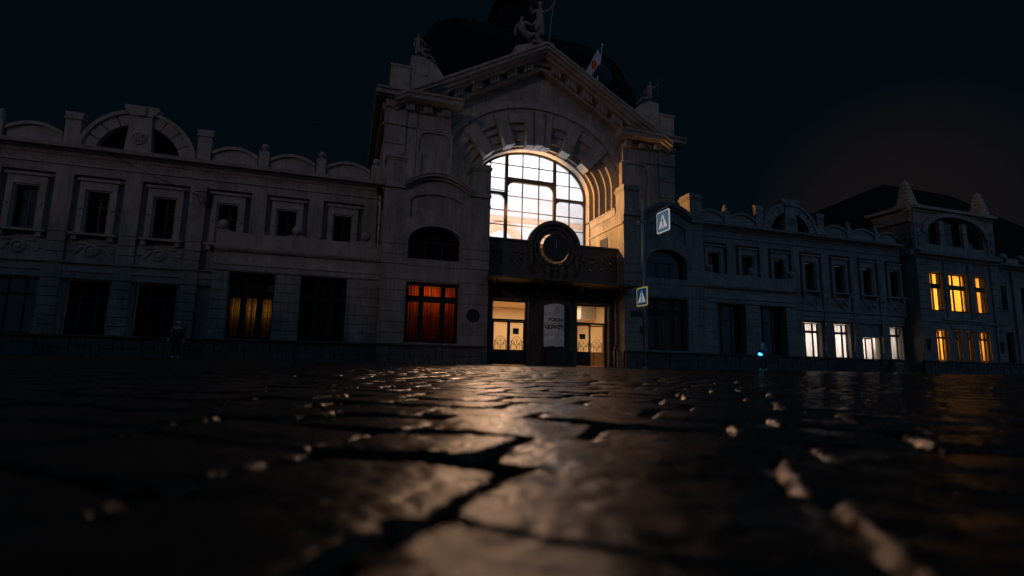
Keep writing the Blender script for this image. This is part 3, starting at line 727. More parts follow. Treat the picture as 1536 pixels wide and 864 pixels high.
for i, (a, b) in enumerate(dr_):
    y = -.32; f = MB(); wd = b - a
    f.box(a, a+.12, y-.02, y+.12, 0, 4.28).box(b-.12, b, y-.02, y+.12, 0, 4.28).box(a+.12, b-.12, y-.02, y+.12, 4.16, 4.28).box(a+.12, b-.12, y-.04, y+.12, 2.9, 3.02)
    fr = P(f, 'door_frame', 'door'); MB().box(a+.12, b-.12, y+.04, y+.05, 3.02, 4.16).build('transom_pane', 'glass', fr)
    MB().box(a-.14, a, PY-.05, PY+.02, 0, 4.4).box(b, b+.14, PY-.05, PY+.02, 0, 4.4).box(a, b, PY-.05, PY+.02, 4.28, 4.44).build('surround', 'portal', fr)
    lw = (wd - .24)/2
    door_leaf(lw, 0, (a+.12, y, .03), 'door', plate=None if i == 0 else (.28, .72, 1.85, 2.2))
    if i == 0: door_leaf(lw, 0, (a+.12+lw, y, .03), 'door', plate=(.3, .72, 2.0, 2.4))
    else: door_leaf(lw, PI - math.radians(38), (b-.12, y+.12, .03), 'wood')

# ---- pavilion at the far end of the right wing
def pavilion():
    xl, xr, yf = 34.5, 45.3, -.8; cx = (xl+xr)/2
    ups = [(36.15, 37.75), (38.6, 40.95), (41.85, 43.45)]
    los = [(36.35, 37.85), (38.72, 39.45), (40.2, 40.95), (41.75, 43.3)]
    hs = []
    for a, b in ups: hs.append((a, b, 5.5, 9.05))
    for a, b in los: hs.append((a, b, 1.1, 3.88))
    arc = lambda x: 12.55 + 1.75*math.sqrt(max(0, 1 - ((x-cx)/3.9)**2))
    hs.append((cx-3.85, cx+3.85, 11.6, arc))
    w = MB(); sheet(w, xl, xr, 0, 14.6, hs, yf, yf+.45, n=24)
    for x in (xl, xr): w.face([(x, yf, 0), (x, 14, 0), (x, 14, 14.6), (x, yf, 14.6)])
    P(w, 'pavilion_wall', 'plaster')
    for z0, pr in ((10.2, [(0, 0), (-.12, 0), (-.2, .2), (-.5, .3), (-.55, .62), (0, .66)]), (13.7, [(0, 0), (-.08, 0), (-.12, .22), (0, .25)]), (14.5, [(0, 0), (-.15, 0), (-.22, .15), (-.5, .2), (-.52, .45), (0, .5)]), (4.5, [(0, 0), (-.1, .02), (-.12, .16), (0, .2)])):
        if z0 == 13.7: continue
        m = MB().profx([(yf+y_, z0+z_) for y_, z_ in pr], xl-.02, xr+.02); m.box(xl-.45, xl, yf, 9, z0+.22, z0+pr[-1][1]-.02) if z0 > 9 else None
        P(m, 'cornice', 'trim')
    P(MB().box(xl-.28, xl, yf+.02, 8, 13.5, 13.8).box(xl-.1, xl, yf+.03, 8, 12.0, 13.2), 'side_cornice', 'trim')
    P(MB().band(ell(cx, 12.55, 3.9, 1.78, PI, 0), ell(cx, 12.6, 4.45, 2.15, PI, 0), yf-.28, yf-.001), 'arch_trim', 'trim')
    for a, b in ((xl, xl+1.2), (xr-1.2, xr)):
        m = MB(); courses(m, a, b, 1.13, 10.15, yf-.12, yf-.001, .56, .04); m.box(a+.1, b-.1, yf-.1, yf-.002, 11.0, 14.4)
        for k in range(3): m.box(a+.45, a+.75, yf-.17, yf-.12, 11.4+k*.8, 11.8+k*.8)
        P(m, 'pilaster', 'plaster')
    for a in (38.18, 41.4): P(MB().box(a-.28, a+.28, yf-.08, yf-.001, 4.75, 10.1).box(a-.34, a+.34, yf-.16, yf-.001, 9.4, 9.9), 'pilaster', 'plaster')
    for a in (38.25, 41.35): P(MB().box(a-.3, a+.3, yf-.02, yf+.3, 11.6, 13.9), 'mullion', 'trim')
    bk = MB(); bk.box(cx-3.9, cx+3.9, yf+.45, yf+.5, 11.4, 14.4); P(bk, 'attic_glazing', 'black_glass')
    P(MB().box(38.2, 41.4, yf-.1, yf-.001, 3.98, 4.35).box(37.2, 42.4, yf-.2, yf-.003, 4.72, 4.9), 'inscription_panel', 'trim')
    for (a, b), cc in zip(ups, ((.18, .72), (.26, .74), (.45, .5))):
        window(a+.06, b-.06, 5.52, 9.02, yf+.14, cols=(.26, .74), rows=(.645,), rh=.22, lit='cur_yellow', sill=False, t=.13, mw=.085)
    for k, (a, b) in enumerate(los):
        window(a+.04, b-.04, 1.15, 3.85, yf+.16, cols=(.32, .68) if b-a > 1.2 else (.5,), rows=(.74,), lit='cur_amber', sill=False, grille=1, t=.09, mw=.07)
    for x in (xl+.55, xr-.55):
        m = MB().box(x-.75, x+.75, yf-.1, yf+1.4, 15.0, 15.2)
        for k in range(6):
            a = .58 - .065*k; b = a - .045; z = 15.2 + .37*k; cy = yf+.65
            A = [(x-a, cy-a, z), (x+a, cy-a, z), (x+a, cy+a, z), (x-a, cy+a, z)]; B = [(x-b, cy-b, z+.33), (x+b, cy-b, z+.33), (x+b, cy+b, z+.33), (x-b, cy+b, z+.33)]
            for q in range(4): m.face([A[q], A[(q+1) % 4], B[(q+1) % 4], B[q]])
            m.face(B)
        m.lathe([(.2, 0), (.1, .14), (.0, .22)], (x, yf+.65, 17.4), 8)
        P(m, 'obelisk', 'trim')
    for x in (35.1, 44.6): P(MB().prism([(x-.28, 3.0), (x-.16, 3.0), (x-.05, 2.2), (x+.05, 3.0), (x+.2, 3.0), (x+.05, 1.9), (x-.1, 1.9)], yf-.2, yf-.12), 'wall_ornament', 'frame')
    stone_plinth(xl, xr, yf-.05)
    m = MB(); m.box(33.76, 34.5, 2.6, 2.8, 0, 11.3).box(33.66, 33.75, .26, 14, 0, 11.0); P(m, 'recess_wall', 'plaster')
    rf = MB(); A, B = (42.2, 7, 20.5), (52.4, 7, 20.5)
    lo = [(20.5, 1, 11.2), (62, 1, 11.2), (62, 15, 11.2), (20.5, 15, 11.2)]
    lo2 = [(22.0, .8, 11.3), (72.6, .8, 11.3), (72.6, 15, 11.3), (22.0, 15, 11.3)]
    rf.face([lo2[0], lo2[1], B, A]); rf.face([lo2[2], lo2[3], A, B]); rf.face([lo2[3], lo2[0], A]); rf.face([lo2[1], lo2[2], B])
    P(rf, 'roof', 'roof')
pavilion()
# wing beyond the pavilion
def far_wing():
    w = MB(); cs = (47.6, 50.8, 54.0); hs = [(c-.55, c+.55, 6.2, 8.6) for c in cs] + [(c-.9, c+.9, 1.1, 4.1) for c in cs]
    sheet(w, 45.3, 56, 0, 10.9, hs, .2, .6); P(w, 'wall', 'plaster')
    P(MB().profx([(y, z-.6) for y, z in COR], 45.3, 56), 'cornice', 'trim')
    for c in cs:
        window(c-.53, c+.53, 6.22, 8.58, .5, sill=True); window(c-.88, c+.88, 1.14, 4.08, .5, cols=(.33, .67), sill=False)
        P(MB().box(c+1.2, c+2.0, -.02, .21, 1.1, 10.1), 'pilaster', 'plaster')
    for c in (46.6, 49.2, 51.8): P(MB().box(c-.9, c+.9, 0, .3, 10.7, 11.4).ball((c+1.3, .1, 11.5), .35), 'parapet_panel', 'trim')
    stone_plinth(45.35, 56, -.05)
far_wing()

# ---------------------------------------------------------------- figures grown with the skin modifier
def skin_mesh(nodes, edges, root, lv=2):
    names = list(nodes); idx = {n: i for i, n in enumerate(names)}
    me = bpy.data.meshes.new('tmp'); me.from_pydata([nodes[n][0] for n in names], [(idx[a], idx[b]) for a, b in edges], [])
    o = bpy.data.objects.new('tmp', me); COL.objects.link(o)
    o.modifiers.new('skin', 'SKIN')
    sv = me.skin_vertices[0].data
    for n in names:
        r = nodes[n][1]; sv[idx[n]].radius = (r, r) if not isinstance(r, tuple) else r
        sv[idx[n]].use_root = (n == root)
    ss = o.modifiers.new('sub', 'SUBSURF'); ss.levels = lv; ss.render_levels = lv
    dg = bpy.context.evaluated_depsgraph_get(); ev = o.evaluated_get(dg)
    res = bpy.data.meshes.new_from_object(ev, depsgraph=dg)
    bpy.data.objects.remove(o); bpy.data.meshes.remove(me)
    return res

def figure(name, parent, mat, J, lv=2):
    """J: joint name -> (x, y, z, r). Chains join pelvis, spine, arms, legs, fingers."""
    nodes = {k: (v[:3], v[3]) for k, v in J.items()}
    E = [('pelvis', 'waist'), ('waist', 'chest'), ('chest', 'neck'), ('neck', 'head'), ('head', 'crown')]
    for s in 'lr':
        E += [('chest', 'sh'+s), ('sh'+s, 'el'+s), ('el'+s, 'wr'+s), ('wr'+s, 'palm'+s), ('pelvis', 'hip'+s), ('hip'+s, 'kn'+s), ('kn'+s, 'an'+s), ('an'+s, 'toe'+s)]
        wr, pm = Vector(J['wr'+s][:3]), Vector(J['palm'+s][:3]); d = (pm - wr).normalized()
        side = d.cross(Vector((0, 1, .2))).normalized(); nrm = side.cross(d).normalized()
        for i, (o, ln) in enumerate(((-.03, .075), (-.01, .085), (.01, .08), (.03, .06))):
            b = pm + side*o + d*.015; m_ = b + d*ln*.55; t = m_ + (d*.6 + nrm*.6)*ln*.6
            nodes[f'k{i}{s}'] = (tuple(b), .011); nodes[f'f{i}{s}'] = (tuple(m_), .009); nodes[f'g{i}{s}'] = (tuple(t), .007)
            E += [('palm'+s, f'k{i}{s}'), (f'k{i}{s}', f'f{i}{s}'), (f'f{i}{s}', f'g{i}{s}')]
        b = wr + d*.03 - side*.035; t = b + d*.045 - side*.03 + nrm*.02
        nodes['t0'+s] = (tuple(b), .012); nodes['t1'+s] = (tuple(t), .009); E += [('palm'+s, 't0'+s), ('t0'+s, 't1'+s)]
    me = skin_mesh(nodes, E, 'pelvis', lv)
    me.name = name; me.materials.append(M[mat])
    me.polygons.foreach_set('use_smooth', [True]*len(me.polygons))
    o = bpy.data.objects.new(name, me); COL.objects.link(o)
    if parent: o.parent = parent
    return o

def chain_mesh(name, parent, mat, nodes, edges, root, lv=2):
    me = skin_mesh(nodes, edges, root, lv); me.name = name; me.materials.append(M[mat])
    me.polygons.foreach_set('use_smooth', [True]*len(me.polygons))
    o = bpy.data.objects.new(name, me); COL.objects.link(o); o.parent = parent; return o

def standing(k=1., stride=.12, armf=.1, lift=None):
    """joints of a standing person facing -y, feet at z 0"""
    J = dict(pelvis=(0, 0, .95, .13), waist=(0, 0, 1.1, .115), chest=(0, 0, 1.36, .14), neck=(0, -.01, 1.53, .055), head=(0, -.025, 1.62, .085), crown=(0, -.02, 1.71, .075))
    for s, e in (('l', -1), ('r', 1)):
        J['sh'+s] = (e*.19, 0, 1.44, .062); J['el'+s] = (e*.25, .02, 1.14, .048); J['wr'+s] = (e*.27, -armf, .90, .032); J['palm'+s] = (e*.27, -armf-.03, .82, .034)
        J['hip'+s] = (e*.1, 0, .88, .1); J['kn'+s] = (e*.11, -.02 + e*stride*.5, .49, .07); J['an'+s] = (e*.115, .03 + e*stride, .09, .045); J['toe'+s] = (e*.13, -.13 + e*stride, .035, .038)
    if lift: J.update(lift)
    return {a: (b[0]*k, b[1]*k, b[2]*k, b[3]*k) for a, b in J.items()}

def person(label, loc, rot, coat, trousers, hairm, shoes, k=1., lift=None, bag=True, long=.62):
    p = thing('person', label, 'person', loc); p.rotation_euler = (0, 0, rot)
    J = standing(k, lift=lift)
    b = figure('body', p, 'skin', J)
    face = MB(); face.ball((0, -.112*k, 1.635*k), .018, 8, 5, sz=1.5)
    for e in (-1, 1): face.ball((e*.034*k, -.1*k, 1.665*k), .011, 8, 5); face.ball((e*.088*k, -.02*k, 1.64*k), .028, 8, 5, sx=.4)
    face.ball((0, -.104*k, 1.592*k), .02, 8, 5, sz=.35); face.build('face', 'skin', p, True)
    hn = MB().ball((0, .005, 1.685*k), .118*k, 18, 10, sy=1.1, sz=1.08).ball((0, .055*k, 1.6*k), .085*k, 14, 8); hn.build('hair', hairm, p, True)
    c = {a: (J[a][:3], J[a][3]*1.28) for a in ('pelvis', 'waist', 'chest', 'shl', 'shr', 'ell', 'elr')}
    c['neck'] = ((0, 0, 1.49*k), .09*k); c['hem'] = ((0, 0, long*k + .1), (.21*k, .17*k)); c['pelvis'] = (J['pelvis'][:3], .185*k); c['chest'] = (J['chest'][:3], .185*k); c['waist'] = (J['waist'][:3], .17*k)
    for s in 'lr': c['sh'+s] = (tuple(Vector(J['sh'+s][:3])*.9 + Vector(J['chest'][:3])*.1 - Vector((0, 0, .03))), .068*k); c['el'+s] = (J['el'+s][:3], .056*k)
    for s in 'lr': c['wr'+s] = (tuple(Vector(J['wr'+s][:3])*.94 + Vector(J['el'+s][:3])*.06), .047*k)
    chain_mesh('coat', p, coat, c, [('hem', 'pelvis'), ('pelvis', 'waist'), ('waist', 'chest'), ('chest', 'neck'), ('chest', 'shl'), ('chest', 'shr'), ('shl', 'ell'), ('shr', 'elr'), ('ell', 'wrl'), ('elr', 'wrr')], 'pelvis')
    t = {a: (J[a][:3], J[a][3]*1.2) for a in ('pelvis', 'hipl', 'hipr', 'knl', 'knr')}
    for s in 'lr': t['an'+s] = ((J['an'+s][0], J['an'+s][1], .13*k), .062*k)
    chain_mesh('trousers', p, trousers, t, [('pelvis', 'hipl'), ('pelvis', 'hipr'), ('hipl', 'knl'), ('hipr', 'knr'), ('knl', 'anl'), ('knr', 'anr')], 'pelvis')
    for s in 'lr':
        a, q = J['an'+s], J['toe'+s]
        MB().ball((q[0], (a[1]+q[1])/2, .05), .055, 12, 8, sx=.85, sy=2.4, sz=.95).build('shoe', shoes, p, True)
    return p
PL = person('person in a long dark coat with fair hair and pale shoes by the left wing', (-21.0, -4.0, 0.0), .35, 'coat', 'jean', 'hair', 'shoe', 1.02,
            lift=dict(ell=(-.28, -.02, 1.16, .048), wrl=(-.33, -.16, .93, .032), palml=(-.35, -.2, .87, .034)))
bk = thing('backpack', 'dark backpack on the shoulders of the fair-haired person', 'backpack', (-20.90, -3.79, .0)); bk.rotation_euler = (0, 0, .35)
MB().box(-.17, .17, -.02, .14, 1.02, 1.46).ball((0, .06, 1.46), .165, 14, 8, sy=.5, sz=.5).build('bag', 'coat', bk); MB().box(-.12, .12, .14, .19, 1.06, 1.25).build('pocket', 'jean', bk)
st_ = MB()
for e in (-1, 1): st_.tube([(e*.11, -.02, 1.45), (e*.12, -.2, 1.53), (e*.12, -.36, 1.36), (e*.13, -.2, 1.1), (e*.13, .0, 1.05)], .018, 6)
st_.build('strap', 'jean', bk)
PR = person('person in a blue jacket holding out a glowing cyan lamp by the right porch', (13.35, -5.0, 0.0), -1.25, 'bluecoat', 'jean', 'hair', 'shoe', 1.03, long=.72,
            lift=dict(elr=(.25, -.12, 1.14, .048), wrr=(.2, -.40, 1.02, .032), palmr=(.19, -.47, 1.01, .034)))
lp = thing('hand_lamp', 'small glowing cyan lamp held in an outstretched hand', 'lamp', (12.93, -5.35, 1.03))
MB().tube([(.07, .02, 0), (-.1, -.04, 0)], .026, 10).build('lamp_body', 'iron', lp); MB().tube([(-.1, -.04, 0), (-.22, -.085, .01), (-.36, -.14, .03)], [.06, .075, .06], 12).build('lamp_glass', 'cyan', lp)

# ---- statues
def statue(label, loc, k, pose):
    s = thing('statue', label, 'statue', loc, 'statues on the gable')
    J = standing(k, stride=.1, lift=pose.get('lift')); b = figure('standing_figure', s, 'stone', J)
    rb = {a: (J[a][:3], J[a][3]*1.3) for a in ('pelvis', 'waist', 'chest')}
    rb['hem'] = ((.05*k, .03, .32*k), (.2*k, .15*k)); rb['shl'] = (J['shl'][:3], .085*k); rb['fall'] = ((-.2*k, .12*k, .5*k), .09*k)
    chain_mesh('drapery', s, 'stone', rb, [('hem', 'pelvis'), ('pelvis', 'waist'), ('waist', 'chest'), ('chest', 'shl'), ('pelvis', 'fall')], 'pelvis')
    MB().ball((0, -.02*k, 1.72*k), .1*k, 12, 8, sz=1.1).build('hair', 'stone', s, True)
    if pose.get('spear'):
        MB().tube([tuple(Vector(q)*k) for q in pose['spear']], .022*k, 8).build('spear', 'stone', s)
    if pose.get('second'):
        x0, e = pose['second']
        Jn = dict(pelvis=((x0, -.1, .16), .15), waist=((x0-e*.1, -.1, .34), .13), chest=((x0-e*.16, -.1, .58), .14), neck=((x0-e*.16, -.12, .74), .055), head=((x0-e*.15, -.15, .84), .09), crown=((x0-e*.15, -.15, .92), .08),
                  ka=((x0+e*.36, -.2, .3), .085), aa=((x0+e*.62, -.2, -.02), .055), ta=((x0+e*.78, -.24, -.1), .04), kb=((x0+e*.34, -.02, .12), .09), ab=((x0+e*.74, -.02, -.14), .055), tb=((x0+e*.9, -.05, -.2), .04),
                  s1=((x0-e*.02, -.26, .66), .065), e1=((x0+e*.2, -.32, .52), .05), w1=((x0+e*.32, -.3, .72), .035), h1=((x0+e*.36, -.3, .82), .04), s2=((x0-e*.3, .04, .64), .065), e2=((x0-e*.36, .05, .38), .05), w2=((x0-e*.34, -.05, .16), .04))
        Jn = {a: (tuple(Vector(p)*k), r*k) for a, (p, r) in Jn.items()}
        chain_mesh('seated_figure', s, 'stone', Jn, [('pelvis', 'waist'), ('waist', 'chest'), ('chest', 'neck'), ('neck', 'head'), ('head', 'crown'), ('pelvis', 'ka'), ('ka', 'aa'), ('aa', 'ta'), ('pelvis', 'kb'), ('kb', 'ab'), ('ab', 'tb'), ('chest', 's1'), ('s1', 'e1'), ('e1', 'w1'), ('w1', 'h1'), ('chest', 's2'), ('s2', 'e2'), ('e2', 'w2')], 'pelvis')
    MB().box(-.35*k, .5*k, -.3*k, .3*k, -.08*k, .02*k).build('base', 'stone', s)
    return s
statue('stone group of a standing and a seated figure on the left shoulder of the gable', (-9.55, 1.75, 21.45), 1.08, dict(second=(.42, 1), lift=dict(elr=(.3, -.1, 1.2, .048), wrr=(.42, -.2, 1.0, .032), palmr=(.46, -.22, .94, .034))))
statue('stone group with an upright figure on the right shoulder of the gable', (9.45, 1.75, 21.45), 1.08, dict(second=(-.42, -1), lift=dict(elr=(.36, -.1, 1.3, .048), wrr=(.5, -.2, 1.5, .032), palmr=(.53, -.22, 1.57, .034)), spear=[(.55, -.24, 1.0), (.6, -.25, 2.0)]))
statue('tall stone figure with raised spear on the gable peak', (-.15, 2.2, 24.8), 2.05, dict(second=(-.62, 1), lift=dict(elr=(.38, -.08, 1.55, .048), wrr=(.5, -.12, 1.78, .032), palmr=(.53, -.13, 1.85, .034), ell=(-.34, -.06, 1.2, .048), wrl=(-.42, -.15, 1.38, .032), palml=(-.44, -.17, 1.44, .034)), spear=[(.34, -.1, .0), (.44, -.12, 1.2), (.55, -.14, 1.9), (.75, -.16, 2.6)]))

# ---- flag
fl = thing('flag', 'dark flag with a white band and red disc flying over the right gable slope', 'flag', (4.2, 2.2, 21.9))
MB().tube([(.5, .0, .0), (.85, 0, 2.2), (1.12, 0, 4.1)], [.045, .04, .025], 8).ball((1.13, 0, 4.15), .07, 8, 6, sz=1.8).build('flagpole', 'galv', fl)
def flagface(u, v, o=0.):                                            # u along the fly, v down the hoist
    a = Vector((.72, 0, 3.7)); b = Vector((-.45, -.05, 1.4)); dn = Vector((.16, 0, -1.05)); wv = .07*math.sin(u*7 + v*2)
    p = a.lerp(b, u) + dn*v*(1 - .15*u); return (p.x + .9*v*.55, p.y + wv + o, p.z)
def patch(u0, u1, v0, v1, nm, mat, parent, o=0., disc=False):
    m = MB(); n = 12
    if disc:
        uc, vc = .52, (v0+v1)/2; pts = [flagface(uc + .16*math.cos(t), vc + .3*(v1-v0)*math.sin(t)*1.25, o) for t in np.linspace(0, 2*PI, 25)[:-1]]
        m.face(pts)
    else:
        for i in range(n):
            for j in range(4):
                a, b = u0+(u1-u0)*i/n, u0+(u1-u0)*(i+1)/n; c, d_ = v0+(v1-v0)*j/4, v0+(v1-v0)*(j+1)/4
                m.face([flagface(a, c, o), flagface(b, c, o), flagface(b, d_, o), flagface(a, d_, o)])
    return m.build(nm, mat, parent, True)
fc = patch(0, 1, 0.0, .62, 'white_band', 'fwhite', fl); patch(0, 1, 0, .62, 'red_disc', 'fred', fc, -.03, True)
patch(0, 1, .62, 2.1, 'dark_field', 'fdark', fl)

# ---- crosswalk sign post
def walk_sign(parent, size, border, name='crosswalk_sign', blue='sblue', wh='swhite'):
    """square sign standing in its own x-z plane, centre at origin, facing -y; blue square, white triangle, walking figure"""
    h = size/2; r = h*.16
    def rsq(q, rr): 
        pts = []
        for cx, cz, a0 in ((q-rr, q-rr, 0), (-q+rr, q-rr, PI/2), (-q+rr, -q+rr, PI), (q-rr, -q+rr, 1.5*PI)): pts += [(cx+rr*math.cos(a0+k*PI/8), cz+rr*math.sin(a0+k*PI/8)) for k in range(5)]
        return pts
    s = MB().prism(rsq(h, r), -.012, .012).build(name, border, parent)
    pl = MB().prism(rsq(h*(.86 if border == 'lyel' else .92), r*.7), -.016, -.0125); pl.build('blue_field', blue, s)
    t = h*.68
    MB().prism([(-t*1.02, -t*.9), (t*1.02, -t*.9), (0, t*1.0)], -.02, -.0165).build('white_triangle', wh, s)
    m = MB(); q = h*.9; Y0, Y1 = -.024, -.0205
    def limb(a, b, w): 
        a, b = Vector(a)*q, Vector(b)*q; d_ = (b-a).normalized(); nn = Vector((-d_.y, d_.x))*w*q; m.prism([tuple(a-nn), tuple(b-nn), tuple(b+nn), tuple(a+nn)], Y0, Y1)
    m.prism([(q*(.0+.07*math.cos(k*PI/6)), q*(.36+.07*math.sin(k*PI/6))) for k in range(12)], Y0, Y1)
    limb((.0, .27), (.0, -.14), .06)
    limb((.0, -.12), (.16, -.36), .045); limb((.16, -.361), (.14, -.6), .038); limb((-.02, -.15), (-.13, -.38), .045); limb((-.13, -.381), (-.28, -.56), .038)
    limb((.04, .2), (.17, -.03), .033); limb((-.04, .2), (-.17, .0), .033)
    for xx in (-.46, -.22, .22, .46): m.prism([(xx*q-.06*q, -.66*q), (xx*q+.05*q, -.66*q), (xx*q*.92+.04*q, -.58*q), (xx*q*.92-.05*q, -.58*q)], Y0-.001, Y1)
    m.build('walking_figure', 'sblack', s)
    return s
px_, py_ = -3.13, -17.0
sp_ = thing('crosswalk_sign_post', 'thin grey post with two blue crosswalk signs in front of the entrance', 'sign post', (px_, py_, 0))
MB().tube([(0, 0, 0), (0, 0, 6.12)], .042, 14).ball((0, 0, 6.12), .042, 12, 6).lathe([(.09, 0), (.09, .04), (.05, .06)], (0, 0, 0), 14).build('post', 'galv', sp_, True)
arm = MB().tube([(0, .25, 5.33), (0, -1.9, 5.52)], .024, 10).box(-.07, .07, .25, .42, 5.28, 5.42).box(-.06, .06, -.07, .07, 5.3, 5.42).build('arm', 'galv', sp_)
MB().box(-.012, .012, -1.07, -1.04, 5.3, 5.46).box(-.012, .012, -1.57, -1.54, 5.3, 5.49).build('hanger', 'galv', arm)
hs_ = walk_sign(sp_, .74, 'lwhite', blue='lblue', wh='lwhite'); hs_.location = (0, -1.3, 5.0); hs_.rotation_euler = (0, 0, -PI/2)
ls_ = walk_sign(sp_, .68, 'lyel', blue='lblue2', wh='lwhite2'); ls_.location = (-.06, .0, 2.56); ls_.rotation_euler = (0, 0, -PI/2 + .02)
MB().box(-.1, .06, -.05, .05, 2.4, 2.43).box(-.1, .06, -.05, .05, 2.7, 2.73).build('clamp', 'galv', sp_)

# ---- curved banner sign between the doors
def text_mesh(txt, size):
    c = bpy.data.curves.new('t', 'FONT'); c.body = txt; c.size = size; c.align_x = 'CENTER'; c.align_y = 'CENTER'; c.resolution_u = 3; c.offset = .016*size/.3
    o = bpy.data.objects.new('t', c); COL.objects.link(o); dg = bpy.context.evaluated_depsgraph_get()
    me = bpy.data.meshes.new_from_object(o.evaluated_get(dg), depsgraph=dg); bpy.data.objects.remove(o); bpy.data.curves.remove(c)
    bm = bmesh.new(); bm.from_mesh(me)
    bmesh.ops.triangulate(bm, faces=bm.faces)
    long = [e for e in bm.edges if e.calc_length() > .12]
    bmesh.ops.subdivide_edges(bm, edges=long, cuts=3); bm.to_mesh(me); bm.free(); return me
bn = thing('banner_sign', 'curved white station name sign standing between the two lit doors', 'sign', (.0, -1.0, 0))
br = .74; A = 2.6
m = MB(); n = 24; arcp = [(-A/2 + A*k/n) for k in range(n+1)]
for k in range(n):
    a, b = arcp[k], arcp[k+1]; q = lambda t, z: (br*math.sin(t), .25 - br*math.cos(t), z)
    lo = lambda t: 1.22 + .06*abs(math.sin(t*3)); hi = lambda t: 4.02 + .05*math.cos(t*2)
    for j in range(4):
        z0a, z1a = (lo(a)+(hi(a)-lo(a))*jj/4 for jj in (j, j+1)); z0b, z1b = (lo(b)+(hi(b)-lo(b))*jj/4 for jj in (j, j+1))
        m.face([q(a, z0a), q(b, z0b), q(b, z1b), q(a, z1a)])
bd = m.build('board', 'white', bn, True)
sd = bd.modifiers.new('t', 'SOLIDIFY'); sd.thickness = .02; sd.offset = 1
MB().box(-.7, .7, -.4, .28, 0, 1.18).box(-.6, .6, .05, .28, 1.2, 4.0).build('base', 'door', bn)
def wrap(me, z, nm, mat, parent, sx=1.):
    for v in me.vertices:
        x, y = v.co.x*sx, v.co.y; t = x/br; R_ = br + .028
        v.co = (R_*math.sin(t), .25 - R_*math.cos(t), z + y)
    me.materials.append(M[mat]); o = bpy.data.objects.new(nm, me); COL.objects.link(o); o.parent = parent; return o
wrap(text_mesh('ВОКЗАЛ', .30), 3.0, 'lettering', 'ink', bd, .92)
wrap(text_mesh('ЧЕРНІВЦІ', .36), 2.5, 'lettering', 'ink', bd, .98)
def strip(x0, x1, z0, z1, parent, nm, mat):
    mm = MB(); k = 10; R_ = br + .027
    for i in range(k):
        a, b = (x0+(x1-x0)*i/k)/br, (x0+(x1-x0)*(i+1)/k)/br
        mm.face([(R_*math.sin(a), .25-R_*math.cos(a), z0), (R_*math.sin(b), .25-R_*math.cos(b), z0), (R_*math.sin(b), .25-R_*math.cos(b), z1), (R_*math.sin(a), .25-R_*math.cos(a), z1)])
    return mm
pm_ = MB()
for x0, x1, z0, z1 in ((-.5, .5, 3.25, 3.28), (-.26, .26, 2.745, 2.77), (-.6, .6, 2.25, 2.27)):
    q = strip(x0, x1, z0, z1, bd, '', ''); i = len(pm_.v); pm_.v += q.v; pm_.f += [tuple(i+k for k in f) for f in q.f]; pm_.m += q.m
rr = random.Random(3)
for k in range(16):                                                 # faint line drawing of a town near the foot
    x = -.62 + .08*k; hgt = .12 + .38*math.exp(-((x)/.25)**2)*rr.uniform(.5, 1) + rr.uniform(0, .1)
    q = strip(x, x+.03, 1.5, 1.5+hgt, bd, '', ''); i = len(pm_.v); pm_.v += q.v; pm_.f += [tuple(i+k_ for k_ in f) for f in q.f]; pm_.m += q.m
for k in range(5):
    q = strip(-.16+.05*abs(k-2)*.8, .16-.05*abs(k-2)*.8, 3.5+.08*k, 3.55+.08*k, bd, '', ''); i = len(pm_.v); pm_.v += q.v; pm_.f += [tuple(i+k_ for k_ in f) for f in q.f]; pm_.m += q.m
pm_.build('printed_ornament', 'ink2', bd)

# ---- loose small things
fd = thing('floodlight', 'warm floodlight glowing beside the left edge of the great window', 'lamp', (-3.56, 3.25, 12.35))
MB().box(-.1, .02, -.13, .13, -.1, .1).box(-.14, -.1, -.04, .04, -.2, .0).box(-.06, -.02, .13, .9, -.03, .03).build('housing', 'iron', fd)
MB().box(.021, .03, -.11, .11, -.085, .085).build('lamp_glass', 'lamp', fd)
MB().box(-.06, .08, -.16, -.131, -.07, .07).build('housing', 'iron', fd); MB().box(-.04, .06, -.168, -.161, -.05, .05).build('lamp_glass', 'lamp', fd)
an = thing('roof_antenna', 'thin bent antenna mast on the left wing roof', 'antenna', (-16.95, 6, 11.3))
MB().tube([(0, 0, 0), (.06, 0, 3.6), (.1, 0, 5.85)], .035, 6).build('mast', 'iron', an); MB().tube([(.1, 0, 5.85), (.85, 0, 6.05)], .03, 6).build('crossbar', 'iron', an)
def cable(label, pts, r=.018):
    m = MB(); P0, P1 = Vector(pts[0]), Vector(pts[-1]); sag = pts[1]
    m.tube([tuple(P0.lerp(P1, t) + Vector((0, 0, -4*sag*t*(1-t)))) for t in np.linspace(0, 1, 22)], r, 6)
    tag(m.build('overhead_cable', 'iron'), label, 'cable', 'overhead cables')
cable('longer cable running from the wall bracket up to the cornice under the arched gable', [(-22.1, -.25, 9.45), .12, (-26.55, -.56, 11.2)], .016)
cable('shorter steeper cable from the wall bracket to the cornice', [(-21.6, -.25, 9.55), .05, (-23.5, -.56, 11.2)], .012)
cable('upper of two thin wires crossing the right pylon below the hanging sign', [(4.6, 2.2, 11.6), .45, (30, -14, 9.6)], .012)
cable('lower of two thin wires crossing the right pylon and sign post', [(4.6, 2.2, 10.9), .5, (30, -15.5, 8.6)], .012)
wb = thing('wall_bracket', 'iron cable bracket on the pilaster of the left wing', 'bracket', (-21.7, -.05, 9.4))
MB().tube([(-.35, -.2, .0), (-.1, -.22, -.15), (.1, -.1, -.55), (.45, -.1, -.55)], .03, 6).tube([(-.2, -.15, .1), (.5, -.12, .12)], .03, 6).box(.35, .5, -.12, .05, -.65, .2).build('arm', 'iron', wb)
cb = thing('utility_cabinet', 'low bluish metal cabinet against the plinth of the left wing', 'cabinet', (-28.6, -.75, 0))
